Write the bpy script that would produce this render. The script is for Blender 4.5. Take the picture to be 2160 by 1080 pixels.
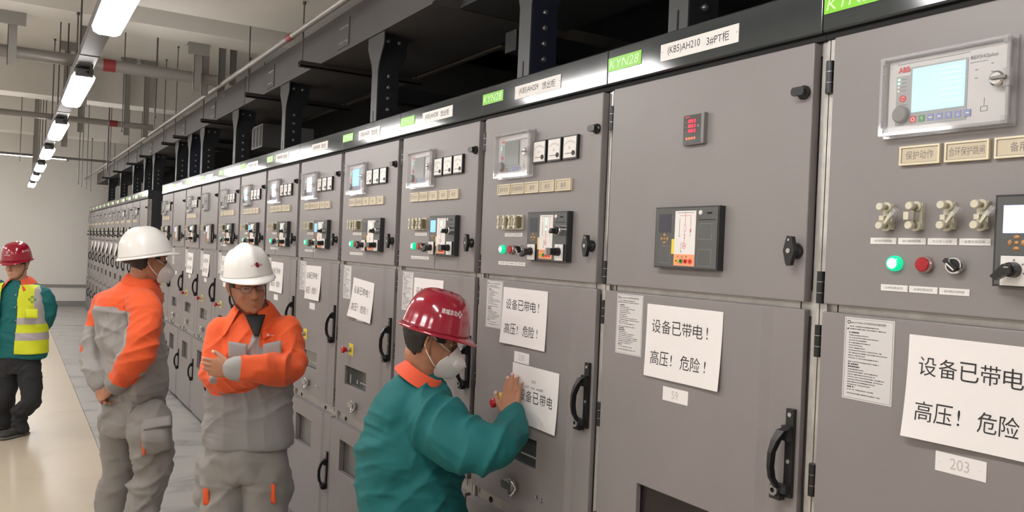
import bpy, bmesh, math, random
import numpy as np
from mathutils import Vector, Matrix, noise

for _o in list(bpy.data.objects):
    bpy.data.objects.remove(_o, do_unlink=True)
SC = bpy.context.scene
COL = SC.collection
random.seed(7)

# ------------------------------------------------------------------ camera
CAM = Vector((-1.6005, -1.2292, 1.7524))
PITCH, ROLL, YAW, FPX = -0.0044, 0.0418, 0.5581, 1700.0
_f = Vector((math.sin(YAW), math.cos(YAW), 0)); _r = Vector((math.cos(YAW), -math.sin(YAW), 0)); _u = Vector((0, 0, 1))
_f2 = _f * math.cos(PITCH) + _u * math.sin(PITCH); _u2 = _u * math.cos(PITCH) - _f * math.sin(PITCH)
CR = _r * math.cos(ROLL) + _u2 * math.sin(ROLL)
CU = _u2 * math.cos(ROLL) - _r * math.sin(ROLL)
CF = _f2
HR, HF = _r.copy(), _f.copy()          # horizontal right / forward, used to turn people
UP = Vector((0, 0, 1))
cam_data = bpy.data.cameras.new('camera')
cam_data.sensor_width = 36.0
cam_data.lens = FPX / 2160 * 36.0
cam_data.clip_start = 0.05
cam = bpy.data.objects.new('camera', cam_data)
COL.objects.link(cam)
M = Matrix.Identity(4)
for i, v in enumerate((CR, CU, -CF)):
    for j in range(3):
        M[j][i] = v[j]
M.translation = CAM
cam.matrix_world = M
SC.camera = cam


def at(u, v, d):
    """a place in the room read from the photograph: pixel and distance along the view"""
    return CAM + (CF + CR * ((u - 1080) / FPX) - CU * ((v - 540) / FPX)) * d


# ------------------------------------------------------------------ world + exposure
SC.view_settings.view_transform = 'Standard'
SC.view_settings.look = 'None'
SC.view_settings.exposure = 0.0
SC.view_settings.gamma = 1.0
SC.view_settings.use_curve_mapping = False
w = bpy.data.worlds.new('world'); SC.world = w
w.use_nodes = True
w.node_tree.nodes['Background'].inputs[0].default_value = (0.9, 0.95, 1, 1)
w.node_tree.nodes['Background'].inputs[1].default_value = 0.0
try:
    SC.cycles.use_denoising = True
    SC.cycles.max_bounces = 8
    SC.cycles.diffuse_bounces = 4
    SC.cycles.caustics_reflective = False
    SC.cycles.caustics_refractive = False
    SC.cycles.sample_clamp_indirect = 6.0
except Exception:
    pass
LAMP_W = 43.0        # emission of the lit lamp covers

# ------------------------------------------------------------------ materials
MATS = {}


def mat(name, col, rough=0.5, metal=0.0, spec=0.5, emit=None, es=0.0, nscale=0.0, namt=0.0, bump=0.0, bscale=200.0,
        trans=0.0, alpha=1.0, coat=0.0, rvar=0.0, stretch=None, sheen=0.0, sss=0.0):
    m = bpy.data.materials.new(name)
    m.use_nodes = True
    nt = m.node_tree; N = nt.nodes; L = nt.links
    b = N['Principled BSDF']
    c = (*col, 1.0)
    b.inputs['Base Color'].default_value = c
    b.inputs['Roughness'].default_value = rough
    b.inputs['Metallic'].default_value = metal
    b.inputs['Specular IOR Level'].default_value = spec
    if trans: b.inputs['Transmission Weight'].default_value = trans
    if alpha < 1: b.inputs['Alpha'].default_value = alpha
    if coat: b.inputs['Coat Weight'].default_value = coat; b.inputs['Coat Roughness'].default_value = 0.08
    if sheen: b.inputs['Sheen Weight'].default_value = sheen; b.inputs['Sheen Roughness'].default_value = 0.5
    if sss:
        b.inputs['Subsurface Weight'].default_value = sss
        b.inputs['Subsurface Radius'].default_value = (0.02, 0.008, 0.004)
    if emit:
        b.inputs['Emission Color'].default_value = (*emit, 1.0); b.inputs['Emission Strength'].default_value = es
    if nscale or bump:
        tc = N.new('ShaderNodeTexCoord')
        src = tc.outputs['Object']
        if stretch:
            mp = N.new('ShaderNodeMapping'); mp.inputs['Scale'].default_value = stretch
            L.new(src, mp.inputs['Vector']); src = mp.outputs['Vector']
        if nscale:
            n = N.new('ShaderNodeTexNoise'); n.inputs['Scale'].default_value = nscale; n.inputs['Detail'].default_value = 6
            n.inputs['Roughness'].default_value = 0.6
            L.new(src, n.inputs['Vector'])
            r = N.new('ShaderNodeValToRGB')
            r.color_ramp.elements[0].position = 0.3; r.color_ramp.elements[1].position = 0.7
            r.color_ramp.elements[0].color = (*[x * (1 - namt) for x in col], 1)
            r.color_ramp.elements[1].color = (*[min(1, x * (1 + namt)) for x in col], 1)
            L.new(n.outputs['Fac'], r.inputs['Fac']); L.new(r.outputs['Color'], b.inputs['Base Color'])
            if rvar:
                mr = N.new('ShaderNodeMapRange')
                mr.inputs['To Min'].default_value = max(0.02, rough - rvar); mr.inputs['To Max'].default_value = min(1, rough + rvar)
                L.new(n.outputs['Fac'], mr.inputs['Value']); L.new(mr.outputs['Result'], b.inputs['Roughness'])
        if bump:
            n2 = N.new('ShaderNodeTexNoise'); n2.inputs['Scale'].default_value = bscale; n2.inputs['Detail'].default_value = 3
            L.new(src, n2.inputs['Vector'])
            bp = N.new('ShaderNodeBump'); bp.inputs['Strength'].default_value = bump; bp.inputs['Distance'].default_value = 0.002
            L.new(n2.outputs['Fac'], bp.inputs['Height']); L.new(bp.outputs['Normal'], b.inputs['Normal'])
    MATS[name] = m
    return m


mat('coat_grey', (0.238, 0.214, 0.213), 0.42, spec=0.45, nscale=3.0, namt=0.04, bump=0.05, bscale=450, rvar=0.04)
mat('galvanized', (0.50, 0.48, 0.45), 0.38, metal=0.55, nscale=18, namt=0.16, rvar=0.08)
mat('fascia_grey', (0.045, 0.050, 0.052), 0.11, metal=0.05, spec=0.55, nscale=8, namt=0.05, rvar=0.02)
mat('side_dark', (0.035, 0.036, 0.040), 0.4)
mat('black_gap', (0.006, 0.006, 0.006), 0.8)
mat('black_plastic', (0.012, 0.012, 0.013), 0.32)
mat('unit_black', (0.022, 0.023, 0.025), 0.22, spec=0.6)
mat('unit_panel', (0.085, 0.088, 0.088), 0.12, spec=0.7)
mat('chrome', (0.72, 0.71, 0.70), 0.18, metal=1.0)
mat('steel', (0.45, 0.44, 0.42), 0.3, metal=0.9)
mat('white_plate', (0.76, 0.73, 0.70), 0.4)
mat('cream_plate', (0.70, 0.62, 0.45), 0.4)
mat('cream_inner', (0.55, 0.47, 0.34), 0.45)
mat('paper', (0.80, 0.76, 0.745), 0.75, nscale=2.0, namt=0.015)
mat('sticker', (0.62, 0.60, 0.59), 0.45)
mat('ink', (0.02, 0.02, 0.022), 0.6)
mat('ink_grey', (0.16, 0.15, 0.15), 0.6)
mat('pencil', (0.52, 0.47, 0.46), 0.6)
mat('badge_green', (0.22, 0.62, 0.035), 0.35)
mat('badge_text', (0.62, 0.90, 0.45), 0.35)
mat('relay_face', (0.56, 0.54, 0.53), 0.4)
mat('relay_grey', (0.33, 0.33, 0.33), 0.4)
mat('screen_lit', (0.3, 0.5, 0.6), 0.2, emit=(0.50, 0.78, 0.92), es=0.72)
mat('screen_dim', (0.20, 0.21, 0.20), 0.18)
mat('screen_violet', (0.3, 0.4, 0.7), 0.2, emit=(0.60, 0.62, 1.0), es=1.1)
mat('screen_blue', (0.1, 0.3, 0.7), 0.2, emit=(0.22, 0.45, 1.0), es=1.1)
mat('screen_off', (0.05, 0.052, 0.07), 0.15)
mat('clear_cover', (0.6, 0.6, 0.62), 0.04, spec=0.6, alpha=0.07)
mat('clear_edge', (0.60, 0.585, 0.59), 0.06, spec=1.0, alpha=0.38)
mat('logo_red', (0.62, 0.02, 0.02), 0.4)
mat('red_button', (0.50, 0.012, 0.02), 0.25, spec=0.6)
mat('lamp_red', (0.36, 0.006, 0.014), 0.18, spec=0.6)
mat('lamp_rim', (0.42, 0.30, 0.28), 0.25, metal=0.4)
mat('lamp_green', (0.0, 0.45, 0.22), 0.2, emit=(0.0, 0.80, 0.36), es=0.75)
mat('lamp_core', (0.3, 0.8, 0.6), 0.2, emit=(0.55, 1.0, 0.80), es=1.8)
mat('led_green', (0.2, 1.0, 0.5), 0.3, emit=(0.25, 1.0, 0.55), es=2.2)
mat('led_red', (0.9, 0.02, 0.05), 0.3, emit=(1.0, 0.03, 0.09), es=1.2)
mat('led_red_dark', (0.10, 0.004, 0.012), 0.3)
mat('orange_dot', (0.80, 0.16, 0.07), 0.3, emit=(1.0, 0.3, 0.15), es=0.35)
mat('bronze', (0.42, 0.22, 0.09), 0.3, metal=0.3)
mat('terminal_orange', (0.85, 0.33, 0.17), 0.4)
mat('plug_yellow', (0.85, 0.55, 0.05), 0.35)
mat('plug_green', (0.05, 0.25, 0.06), 0.35)
mat('plug_red', (0.70, 0.03, 0.03), 0.35)
mat('tag_yellow', (0.80, 0.62, 0.04), 0.45)
mat('tag_cream', (0.75, 0.55, 0.25), 0.45)
mat('line_red', (0.65, 0.10, 0.16), 0.5)
mat('blue_button', (0.20, 0.24, 0.48), 0.4)
mat('bakelite', (0.60, 0.56, 0.44), 0.35)
mat('brass', (0.35, 0.30, 0.20), 0.3, metal=0.8)
mat('knob_grey', (0.20, 0.195, 0.185), 0.45)
mat('window_dark', (0.055, 0.060, 0.055), 0.08, spec=0.8)
mat('window_grey', (0.115, 0.108, 0.10), 0.25, spec=0.6)
mat('hole_black', (0.010, 0.006, 0.007), 0.35)
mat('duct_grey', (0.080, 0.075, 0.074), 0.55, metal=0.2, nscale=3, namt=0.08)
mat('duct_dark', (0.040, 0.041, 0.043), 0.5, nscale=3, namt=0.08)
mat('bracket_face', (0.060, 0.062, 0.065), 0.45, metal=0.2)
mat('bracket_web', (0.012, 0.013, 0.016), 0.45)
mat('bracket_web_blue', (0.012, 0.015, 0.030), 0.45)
mat('bolt', (0.6, 0.6, 0.6), 0.25, metal=0.9)
mat('strut_dark', (0.028, 0.022, 0.021), 0.5)
mat('pipe_grey', (0.26, 0.245, 0.23), 0.4, metal=0.35)
mat('pipe_dark', (0.13, 0.12, 0.12), 0.4, metal=0.3)
mat('pipe_band', (0.22, 0.02, 0.02), 0.45)
mat('rod', (0.11, 0.10, 0.095), 0.5, metal=0.4)
mat('hanger', (0.24, 0.23, 0.215), 0.5, metal=0.2)
mat('trunking', (0.14, 0.135, 0.14), 0.45, metal=0.3)
mat('lamp_soft', (1, 1, 1), 0.4, emit=(1.0, 0.975, 0.94), es=10)
mat('lamp_body', (0.14, 0.14, 0.15), 0.4, metal=0.3)
mat('lamp_lit', (1, 1, 1), 0.4, emit=(1.0, 0.975, 0.955), es=LAMP_W)
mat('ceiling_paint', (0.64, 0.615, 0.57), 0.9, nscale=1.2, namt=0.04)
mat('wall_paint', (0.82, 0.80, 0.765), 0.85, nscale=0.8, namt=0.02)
mat('wall_trim', (0.30, 0.29, 0.275), 0.6)
mat('louver_grey', (0.16, 0.155, 0.15), 0.5)


def floor_mat(name, col, col2, scuff, rough):
    m = bpy.data.materials.new(name); m.use_nodes = True
    nt = m.node_tree; N = nt.nodes; L = nt.links; b = N['Principled BSDF']
    tc = N.new('ShaderNodeTexCoord')
    n1 = N.new('ShaderNodeTexNoise'); n1.inputs['Scale'].default_value = 0.9; n1.inputs['Detail'].default_value = 8
    n2 = N.new('ShaderNodeTexNoise'); n2.inputs['Scale'].default_value = 2.2; n2.inputs['Detail'].default_value = 8; n2.inputs['Distortion'].default_value = 0.8
    mp = N.new('ShaderNodeMapping'); mp.inputs['Scale'].default_value = (1.0, 1.9, 1.0)
    mp.inputs['Rotation'].default_value = (0, 0, 0.9)
    L.new(tc.outputs['Object'], n1.inputs['Vector']); L.new(tc.outputs['Object'], mp.inputs['Vector'])
    L.new(mp.outputs['Vector'], n2.inputs['Vector'])
    r1 = N.new('ShaderNodeValToRGB'); r1.color_ramp.elements[0].position = 0.3; r1.color_ramp.elements[1].position = 0.7
    r1.color_ramp.elements[0].color = (*col, 1); r1.color_ramp.elements[1].color = (*col2, 1)
    r2 = N.new('ShaderNodeValToRGB'); r2.color_ramp.elements[0].position = 0.52; r2.color_ramp.elements[1].position = 0.70
    r2.color_ramp.elements[0].color = (0, 0, 0, 1); r2.color_ramp.elements[1].color = (scuff, scuff, scuff, 1)
    mx = N.new('ShaderNodeMixRGB'); mx.inputs['Color2'].default_value = (col[0] * 0.45, col[1] * 0.45, col[2] * 0.46, 1)
    L.new(n1.outputs['Fac'], r1.inputs['Fac']); L.new(n2.outputs['Fac'], r2.inputs['Fac'])
    L.new(r2.outputs['Color'], mx.inputs['Fac']); L.new(r1.outputs['Color'], mx.inputs['Color1'])
    L.new(mx.outputs['Color'], b.inputs['Base Color'])
    b.inputs['Roughness'].default_value = rough
    mr = N.new('ShaderNodeMapRange'); mr.inputs['To Min'].default_value = rough - 0.1; mr.inputs['To Max'].default_value = rough + 0.15
    L.new(n1.outputs['Fac'], mr.inputs['Value']); L.new(mr.outputs['Result'], b.inputs['Roughness'])
    MATS[name] = m


floor_mat('floor_beige', (0.54, 0.46, 0.355), (0.585, 0.50, 0.385), 0.10, 0.34)
floor_mat('floor_grey', (0.37, 0.36, 0.345), (0.43, 0.42, 0.40), 0.65, 0.40)

# ------------------------------------------------------------------ mesh builder
class MB:
    def __init__(self):
        self.v = []; self.f = []; self.m = []; self.s = []; self.names = []

    def mi(self, name):
        if name not in self.names: self.names.append(name)
        return self.names.index(name)

    def add(self, vs, fs, mt, smooth=False):
        o = len(self.v); k = self.mi(mt)
        self.v.extend([tuple(p) for p in vs])
        for f in fs:
            self.f.append(tuple(i + o for i in f)); self.m.append(k); self.s.append(smooth)
        return self

    def box(self, x0, x1, y0, y1, z0, z1, mt):
        if x0 > x1: x0, x1 = x1, x0
        if y0 > y1: y0, y1 = y1, y0
        if z0 > z1: z0, z1 = z1, z0
        vs = [(x0, y0, z0), (x1, y0, z0), (x1, y1, z0), (x0, y1, z0), (x0, y0, z1), (x1, y0, z1), (x1, y1, z1), (x0, y1, z1)]
        return self.add(vs, [(0, 3, 2, 1), (4, 5, 6, 7), (0, 1, 5, 4), (1, 2, 6, 5), (2, 3, 7, 6), (3, 0, 4, 7)], mt)

    def frame(self, x0, x1, z0, z1, t, y0, y1, mt):
        self.box(x0, x1, y0, y1, z1 - t, z1, mt); self.box(x0, x1, y0, y1, z0, z0 + t, mt)
        self.box(x0, x0 + t, y0, y1, z0 + t, z1 - t, mt); self.box(x1 - t, x1, y0, y1, z0 + t, z1 - t, mt)
        return self

    def prism(self, poly, axis, a, b, mt):
        """poly in the two other axes, extruded along axis between a and b"""
        n = len(poly); vs = []
        for t in (a, b):
            for p in poly:
                q = list(p); q.insert(axis, t); vs.append(tuple(q))
        fs = [tuple(range(n)), tuple(range(2 * n - 1, n - 1, -1))]
        for i in range(n):
            j = (i + 1) % n; fs.append((i, i + n, j + n, j))
        return self.add(vs, fs, mt)

    def cyl(self, p0, p1, r0, r1, mt, n=16, smooth=True, cap=True):
        p0, p1 = Vector(p0), Vector(p1); d = (p1 - p0)
        if d.length < 1e-9: return self
        d.normalize(); a = d.orthogonal().normalized(); b = d.cross(a)
        vs = []
        for p, r in ((p0, r0), (p1, r1)):
            for i in range(n):
                t = 2 * math.pi * i / n; vs.append(p + (a * math.cos(t) + b * math.sin(t)) * r)
        fs = [(i, (i + 1) % n, n + (i + 1) % n, n + i) for i in range(n)]
        self.add(vs, fs, mt, smooth)
        if cap:
            self.add(vs[:n], [tuple(reversed(range(n)))], mt); self.add(vs[n:], [tuple(range(n))], mt)
        return self

    def lathe(self, c, axis, prof, mt, n=20):
        """prof: (radius, distance along axis) pairs; mt a name or a list of names per band"""
        c, d = Vector(c), Vector(axis).normalized(); a = d.orthogonal().normalized(); b = d.cross(a)
        for k in range(len(prof) - 1):
            m_ = mt if isinstance(mt, str) else mt[k]
            (r0, h0), (r1, h1) = prof[k], prof[k + 1]
            vs = []
            for r, h in ((r0, h0), (r1, h1)):
                for i in range(n):
                    t = 2 * math.pi * i / n; vs.append(c + d * h + (a * math.cos(t) + b * math.sin(t)) * max(r, 1e-5))
            self.add(vs, [(i, (i + 1) % n, n + (i + 1) % n, n + i) for i in range(n)], m_, abs(h0 - h1) > 1e-6)
        return self

    def tube(self, pts, r, mt, n=10, closed=False):
        pts = [Vector(p) for p in pts]; rs = r if isinstance(r, (list, tuple)) else [r] * len(pts)
        t0 = (pts[1] - pts[0]).normalized(); a = t0.orthogonal().normalized(); vs = []; k = len(pts)
        for i, p in enumerate(pts):
            if closed: t = (pts[(i + 1) % k] - pts[i - 1]).normalized()
            else: t = (pts[min(i + 1, k - 1)] - pts[max(i - 1, 0)]).normalized()
            a = (a - t * a.dot(t)).normalized(); b = t.cross(a)
            for j in range(n):
                th = 2 * math.pi * j / n; vs.append(p + (a * math.cos(th) + b * math.sin(th)) * rs[i])
        fs = []
        for i in range(k if closed else k - 1):
            for j in range(n):
                i2 = (i + 1) % k; fs.append((i * n + j, i * n + (j + 1) % n, i2 * n + (j + 1) % n, i2 * n + j))
        if not closed:
            fs.append(tuple(reversed(range(n)))); fs.append(tuple(range((k - 1) * n, k * n)))
        return self.add(vs, fs, mt, True)

    def sphere(self, c, r, mt, nu=16, nv=10):
        r = r if isinstance(r, (tuple, list)) else (r, r, r); vs = []; fs = []
        for i in range(nv + 1):
            th = math.pi * i / nv
            for j in range(nu):
                ph = 2 * math.pi * j / nu
                vs.append((c[0] + r[0] * math.sin(th) * math.cos(ph), c[1] + r[1] * math.sin(th) * math.sin(ph), c[2] + r[2] * math.cos(th)))
        for i in range(nv):
            for j in range(nu):
                fs.append((i * nu + j, (i + 1) * nu + j, (i + 1) * nu + (j + 1) % nu, i * nu + (j + 1) % nu))
        return self.add(vs, fs, mt, True)

    def text(self, s, x0, x1, z0, z1, y, mt, shear=0.0, keep=False):
        """flat lettering that fills the box x0..x1, z0..z1 on the plane y"""
        vs, fs = text_geo(s)
        if not vs: return self
        xs = [p[0] for p in vs]; zs = [p[1] for p in vs]
        sx = (x1 - x0) / (max(xs) - min(xs)); sz = (z1 - z0) / (max(zs) - min(zs))
        if keep: sx = sz = min(sx, sz)
        mx, mz = min(xs), min(zs)
        ox = x0 + ((x1 - x0) - sx * (max(xs) - mx)) / 2; oz = z0 + ((z1 - z0) - sz * (max(zs) - mz)) / 2
        return self.add([(ox + (p[0] - mx) * sx + shear * (p[1] - mz) * sz, y, oz + (p[1] - mz) * sz) for p in vs], fs, mt)

    def mesh(self, name):
        me = bpy.data.meshes.new(name)
        me.from_pydata(self.v, [], self.f)
        for n in self.names: me.materials.append(MATS[n])
        me.polygons.foreach_set('material_index', self.m)
        me.polygons.foreach_set('use_smooth', self.s)
        me.update()
        return me

    def obj(self, name, parent=None, loc=None, bevel=0.0, seg=2):
        return link(name, self.mesh(name), parent, loc, bevel, seg)


def link(name, me, parent=None, loc=None, bevel=0.0, seg=2):
    o = bpy.data.objects.new(name, me); COL.objects.link(o)
    if parent is not None: o.parent = parent
    if loc is not None: o.location = loc
    if bevel:
        b = o.modifiers.new('bevel', 'BEVEL'); b.width = bevel; b.segments = seg; b.limit_method = 'ANGLE'; b.angle_limit = 0.9
        b.harden_normals = False
    return o


_TXT = {}


def text_geo(s):
    if s in _TXT: return _TXT[s]
    cu = bpy.data.curves.new('lettering', 'FONT'); cu.body = s; cu.size = 1.0; cu.resolution_u = 3
    o = bpy.data.objects.new('lettering', cu); COL.objects.link(o)
    dg = bpy.context.evaluated_depsgraph_get(); dg.update()
    me = o.evaluated_get(dg).to_mesh()
    vs = [(p.co.x, p.co.y) for p in me.vertices]
    # face the reader: local -y is the front, x to the right, z up
    fs = [tuple(p.vertices) for p in me.polygons]
    o.evaluated_get(dg).to_mesh_clear()
    bpy.data.objects.remove(o, do_unlink=True); bpy.data.curves.remove(cu)
    _TXT[s] = (vs, fs)
    return _TXT[s]


def tag(o, label=None, cat=None, group=None, kind=None):
    if label: o['label'] = label
    if cat: o['category'] = cat
    if group: o['group'] = group
    if kind: o['kind'] = kind
    return o


def thing(name, label, cat, loc=(0, 0, 0), rotz=0.0, group=None):
    o = bpy.data.objects.new(name, None); COL.objects.link(o)
    o.location = loc; o.rotation_euler = (0, 0, rotz); o.empty_display_size = 0.1
    return tag(o, label, cat, group)


CACHE = {}


def cached(key, build):
    if key not in CACHE:
        mb = MB(); build(mb); CACHE[key] = mb.mesh(key.split('|')[0])
    return CACHE[key]


def part(name, key, build, parent, loc=None, bevel=0.0, label=None, rot=None):
    o = link(name, cached(name + '|' + key, build), parent, loc, bevel)
    if label: o['label'] = label
    if rot: o.rotation_euler = rot
    return o


# ------------------------------------------------------------------ the room
X_L, X_R, Y_B, Y_F, Z_C = -5.2, 3.4, -5.5, 21.0, 3.95
TRACK = -0.92


def struct(name, mb, **k):
    return tag(mb.obj(name, **k), kind='structure')


struct('floor', MB().box(X_L, TRACK, Y_B, Y_F, -0.1, 0.0, 'floor_beige'))
o = struct('floor_strip', MB().box(TRACK + 0.004, X_R, Y_B, Y_F, -0.1, 0.0, 'floor_grey').box(TRACK, TRACK + 0.004, Y_B, Y_F, -0.1, -0.003, 'black_gap'))
o.name = 'floor_cabinet_side'
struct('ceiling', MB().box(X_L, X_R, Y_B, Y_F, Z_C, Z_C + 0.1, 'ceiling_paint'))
struct('wall_left', MB().box(X_L - 0.1, X_L, Y_B, Y_F, 0, Z_C, 'wall_paint'))
struct('wall_right', MB().box(X_R, X_R + 0.1, Y_B, Y_F, 0, Z_C, 'wall_paint'))
struct('wall_back', MB().box(X_L, X_R, Y_B - 0.1, Y_B, 0, Z_C, 'wall_paint'))
struct('wall_front', MB().box(X_L, X_R, Y_F, Y_F + 0.1, 0, Z_C, 'wall_paint'))
struct('baseboard_front', MB().box(X_L, 3.35, Y_F - 0.02, Y_F, 0, 0.13, 'wall_trim'))
struct('trim_1', MB().box(X_L, X_R, Y_F - 0.035, Y_F, 0.47, 0.53, 'wall_trim'))
struct('trim_2', MB().box(TRACK, X_R, 16.3, 16.34, 0.0, 0.002, 'wall_trim'))
n = 3
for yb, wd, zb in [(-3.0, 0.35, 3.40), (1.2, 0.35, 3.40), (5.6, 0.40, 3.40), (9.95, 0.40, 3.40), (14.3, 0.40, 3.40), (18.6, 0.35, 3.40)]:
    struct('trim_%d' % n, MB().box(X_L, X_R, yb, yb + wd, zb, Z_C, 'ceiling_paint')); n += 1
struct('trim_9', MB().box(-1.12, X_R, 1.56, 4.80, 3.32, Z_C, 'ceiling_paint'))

# ------------------------------------------------------------------ switchgear cabinets
# cabinet space: x to the right along the front, y into the cabinet (front face y = 0), z up; turned so the front looks at the aisle
CW, CD, TOPZ = 0.8, 1.5, 2.409
FONTROW = '設备'


def b_body(side_dark):
    def f(m):
        sd = 'side_dark' if side_dark else 'coat_grey'
        m.box(0.002, 0.012, 0.03, CD, 0, 2.40, sd); m.box(CW - 0.012, CW - 0.002, 0.03, CD, 0, 2.40, sd)
        m.box(0.012, CW - 0.012, CD - 0.01, CD, 0.0, 2.40, 'coat_grey'); m.box(0.002, CW - 0.002, 0.06, CD, 2.39, 2.40, 'side_dark')
        m.box(0.0012, 0.0285, 0.018, 0.05, 0.03, 2.281, 'galvanized'); m.box(CW - 0.016, CW - 0.0012, 0.024, 0.05, 0.03, 2.281, 'galvanized')
        for z0, z1 in ((1.63, 1.69), (0.74, 0.86), (2.25, 2.281), (0.03, 0.06)):
            m.box(0.0285, CW - 0.016, 0.0285, 0.05, z0, min(z1, 2.281), 'galvanized')
        m.box(0.034, CW - 0.022, 0.04, 0.05, 0.06, 2.27, 'coat_grey')
        m.box(0.0085, 0.0100, 0.0172, 0.03, 0.03, 2.281, 'black_gap')
        m.box(0.004, CW - 0.004, 0.05, 0.10, 0.0, 0.035, 'black_gap')
        m.cyl((0.14, 0.0285, 0.785), (0.14, 0.0255, 0.785), 0.011, 0.011, 'black_gap', 12)
        m.cyl((0.60, 0.0285, 0.785), (0.60, 0.0255, 0.785), 0.011, 0.011, 'black_gap', 12)
        for zz in (1.654, 0.80):
            m.box(0.05, 0.052, 0.0272, 0.03, zz - 0.012, zz + 0.012, 'black_gap'); m.box(0.748, 0.750, 0.0272, 0.03, zz - 0.012, zz + 0.012, 'black_gap')
    return f


def b_fascia(m):
    # slightly leaning formed channel with a folded lower lip
    m.prism([(0.0, 2.297), (-0.004, 2.301), (-0.004, 2.404), (0.001, 2.409), (0.06, 2.409), (0.06, 2.297)], 0, 0.0015, CW - 0.0015, 'fascia_grey')
    m.box(0.0, CW, 0.012, 0.06, 2.281, 2.297, 'black_gap')


def b_upper_door(m):
    m.box(0.032, 0.778, 0.0, 0.028, 1.664, 2.279, 'coat_grey')


def door_shell(m, a0, a1, am, a2, y0, ym, y2, yb, zb, zt, win, mt='coat_grey'):
    """one folded steel door: flat field, soft slanted strip towards the lock side, optional window hole"""
    prof = [(a0, y0), (a1, y0), (am, ym), (a2, y2), (a2, yb), (a1, yb), (a0, yb)]
    vs = []; ix = {}

    def v(x, y, z):
        k = (round(x, 5), round(y, 5), round(z, 5))
        if k not in ix: ix[k] = len(vs); vs.append((x, y, z))
        return ix[k]
    fs = [tuple(v(x, y, zb) for x, y in prof)[::-1], tuple(v(x, y, zt) for x, y in prof)]
    n = len(prof)
    for i in range(n):
        (xa, ya), (xb, yb_) = prof[i], prof[(i + 1) % n]
        if win and i in (0, 5):
            continue
        fs.append((v(xa, ya, zb), v(xb, yb_, zb), v(xb, yb_, zt), v(xa, ya, zt)))
    if win:
        x0, x1, z0, z1 = win
        for y, rev in ((y0, False), (yb, True)):
            O = [v(a0, y, zb), v(a1, y, zb), v(a1, y, zt), v(a0, y, zt)]; I = [v(x0, y, z0), v(x1, y, z0), v(x1, y, z1), v(x0, y, z1)]
            for k in range(4):
                q = (O[k], O[(k + 1) % 4], I[(k + 1) % 4], I[k]); fs.append(q[::-1] if rev else q)
        F = [(x0, z0), (x1, z0), (x1, z1), (x0, z1)]
        for k in range(4):
            (xa, za), (xb, zc) = F[k], F[(k + 1) % 4]
            fs.append((v(xa, y0, za), v(xb, y0, zc), v(xb, yb, zc), v(xa, yb, za)))
    m.add(vs, fs, mt)


def b_mid_door(win):
    return lambda m: door_shell(m, 0.030, 0.655, 0.683, 0.775, 0.0, 0.0065, 0.0085, 0.027, 0.822, 1.646, win)


def b_low_door(m):
    door_shell(m, 0.016, 0.655, 0.681, 0.783, -0.012, -0.004, -0.001, 0.027, 0.045, 0.770, (0.165, 0.470, 0.505, 0.680))


def b_hinge(m):
    for k in range(3):
        m.cyl((0, 0, -0.036 + k * 0.0255), (0, 0, -0.0125 + k * 0.0255), 0.0095, 0.0095, 'black_plastic', 12)
        if k: m.cyl((0, 0, -0.0125 + (k - 1) * 0.0255), (0, 0, -0.036 + k * 0.0255), 0.008, 0.008, 'steel', 12)
    m.box(-0.013, 0.0, 0.004, 0.010, -0.036, 0.038, 'black_plastic')


def b_lock(m):
    m.lathe((0, 0, 0), (0, -1, 0), [(0.017, 0), (0.017, 0.006), (0.013, 0.010), (0.012, 0.018), (0.0, 0.018)], 'black_plastic', 18)
    m.prism([(-0.0185, 0.004), (-0.014, 0.010), (0.014, 0.010), (0.0185, 0.004), (0.0185, -0.004), (0.014, -0.010), (-0.014, -0.010), (-0.0185, -0.004)], 1, -0.018, -0.028, 'black_plastic')


def b_lock_tall(m):
    m.lathe((0, 0, 0), (0, -1, 0), [(0.019, 0), (0.019, 0.007), (0.015, 0.014), (0.014, 0.02), (0.0, 0.02)], 'black_plastic', 18)
    m.prism([(-0.008, -0.030), (-0.004, -0.036), (0.006, -0.034), (0.010, -0.02), (0.016, 0.0), (0.011, 0.02), (0.008, 0.034), (-0.006, 0.036), (-0.011, 0.02), (-0.016, 0.0)], 1, -0.018, -0.031, 'black_plastic')
    m.cyl((0, -0.031, 0), (0, -0.033, 0), 0.006, 0.006, 'steel', 10)
    m.cyl((0.0, -0.031, 0.026), (0.0, -0.0325, 0.026), 0.003, 0.003, 'steel', 8)


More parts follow.
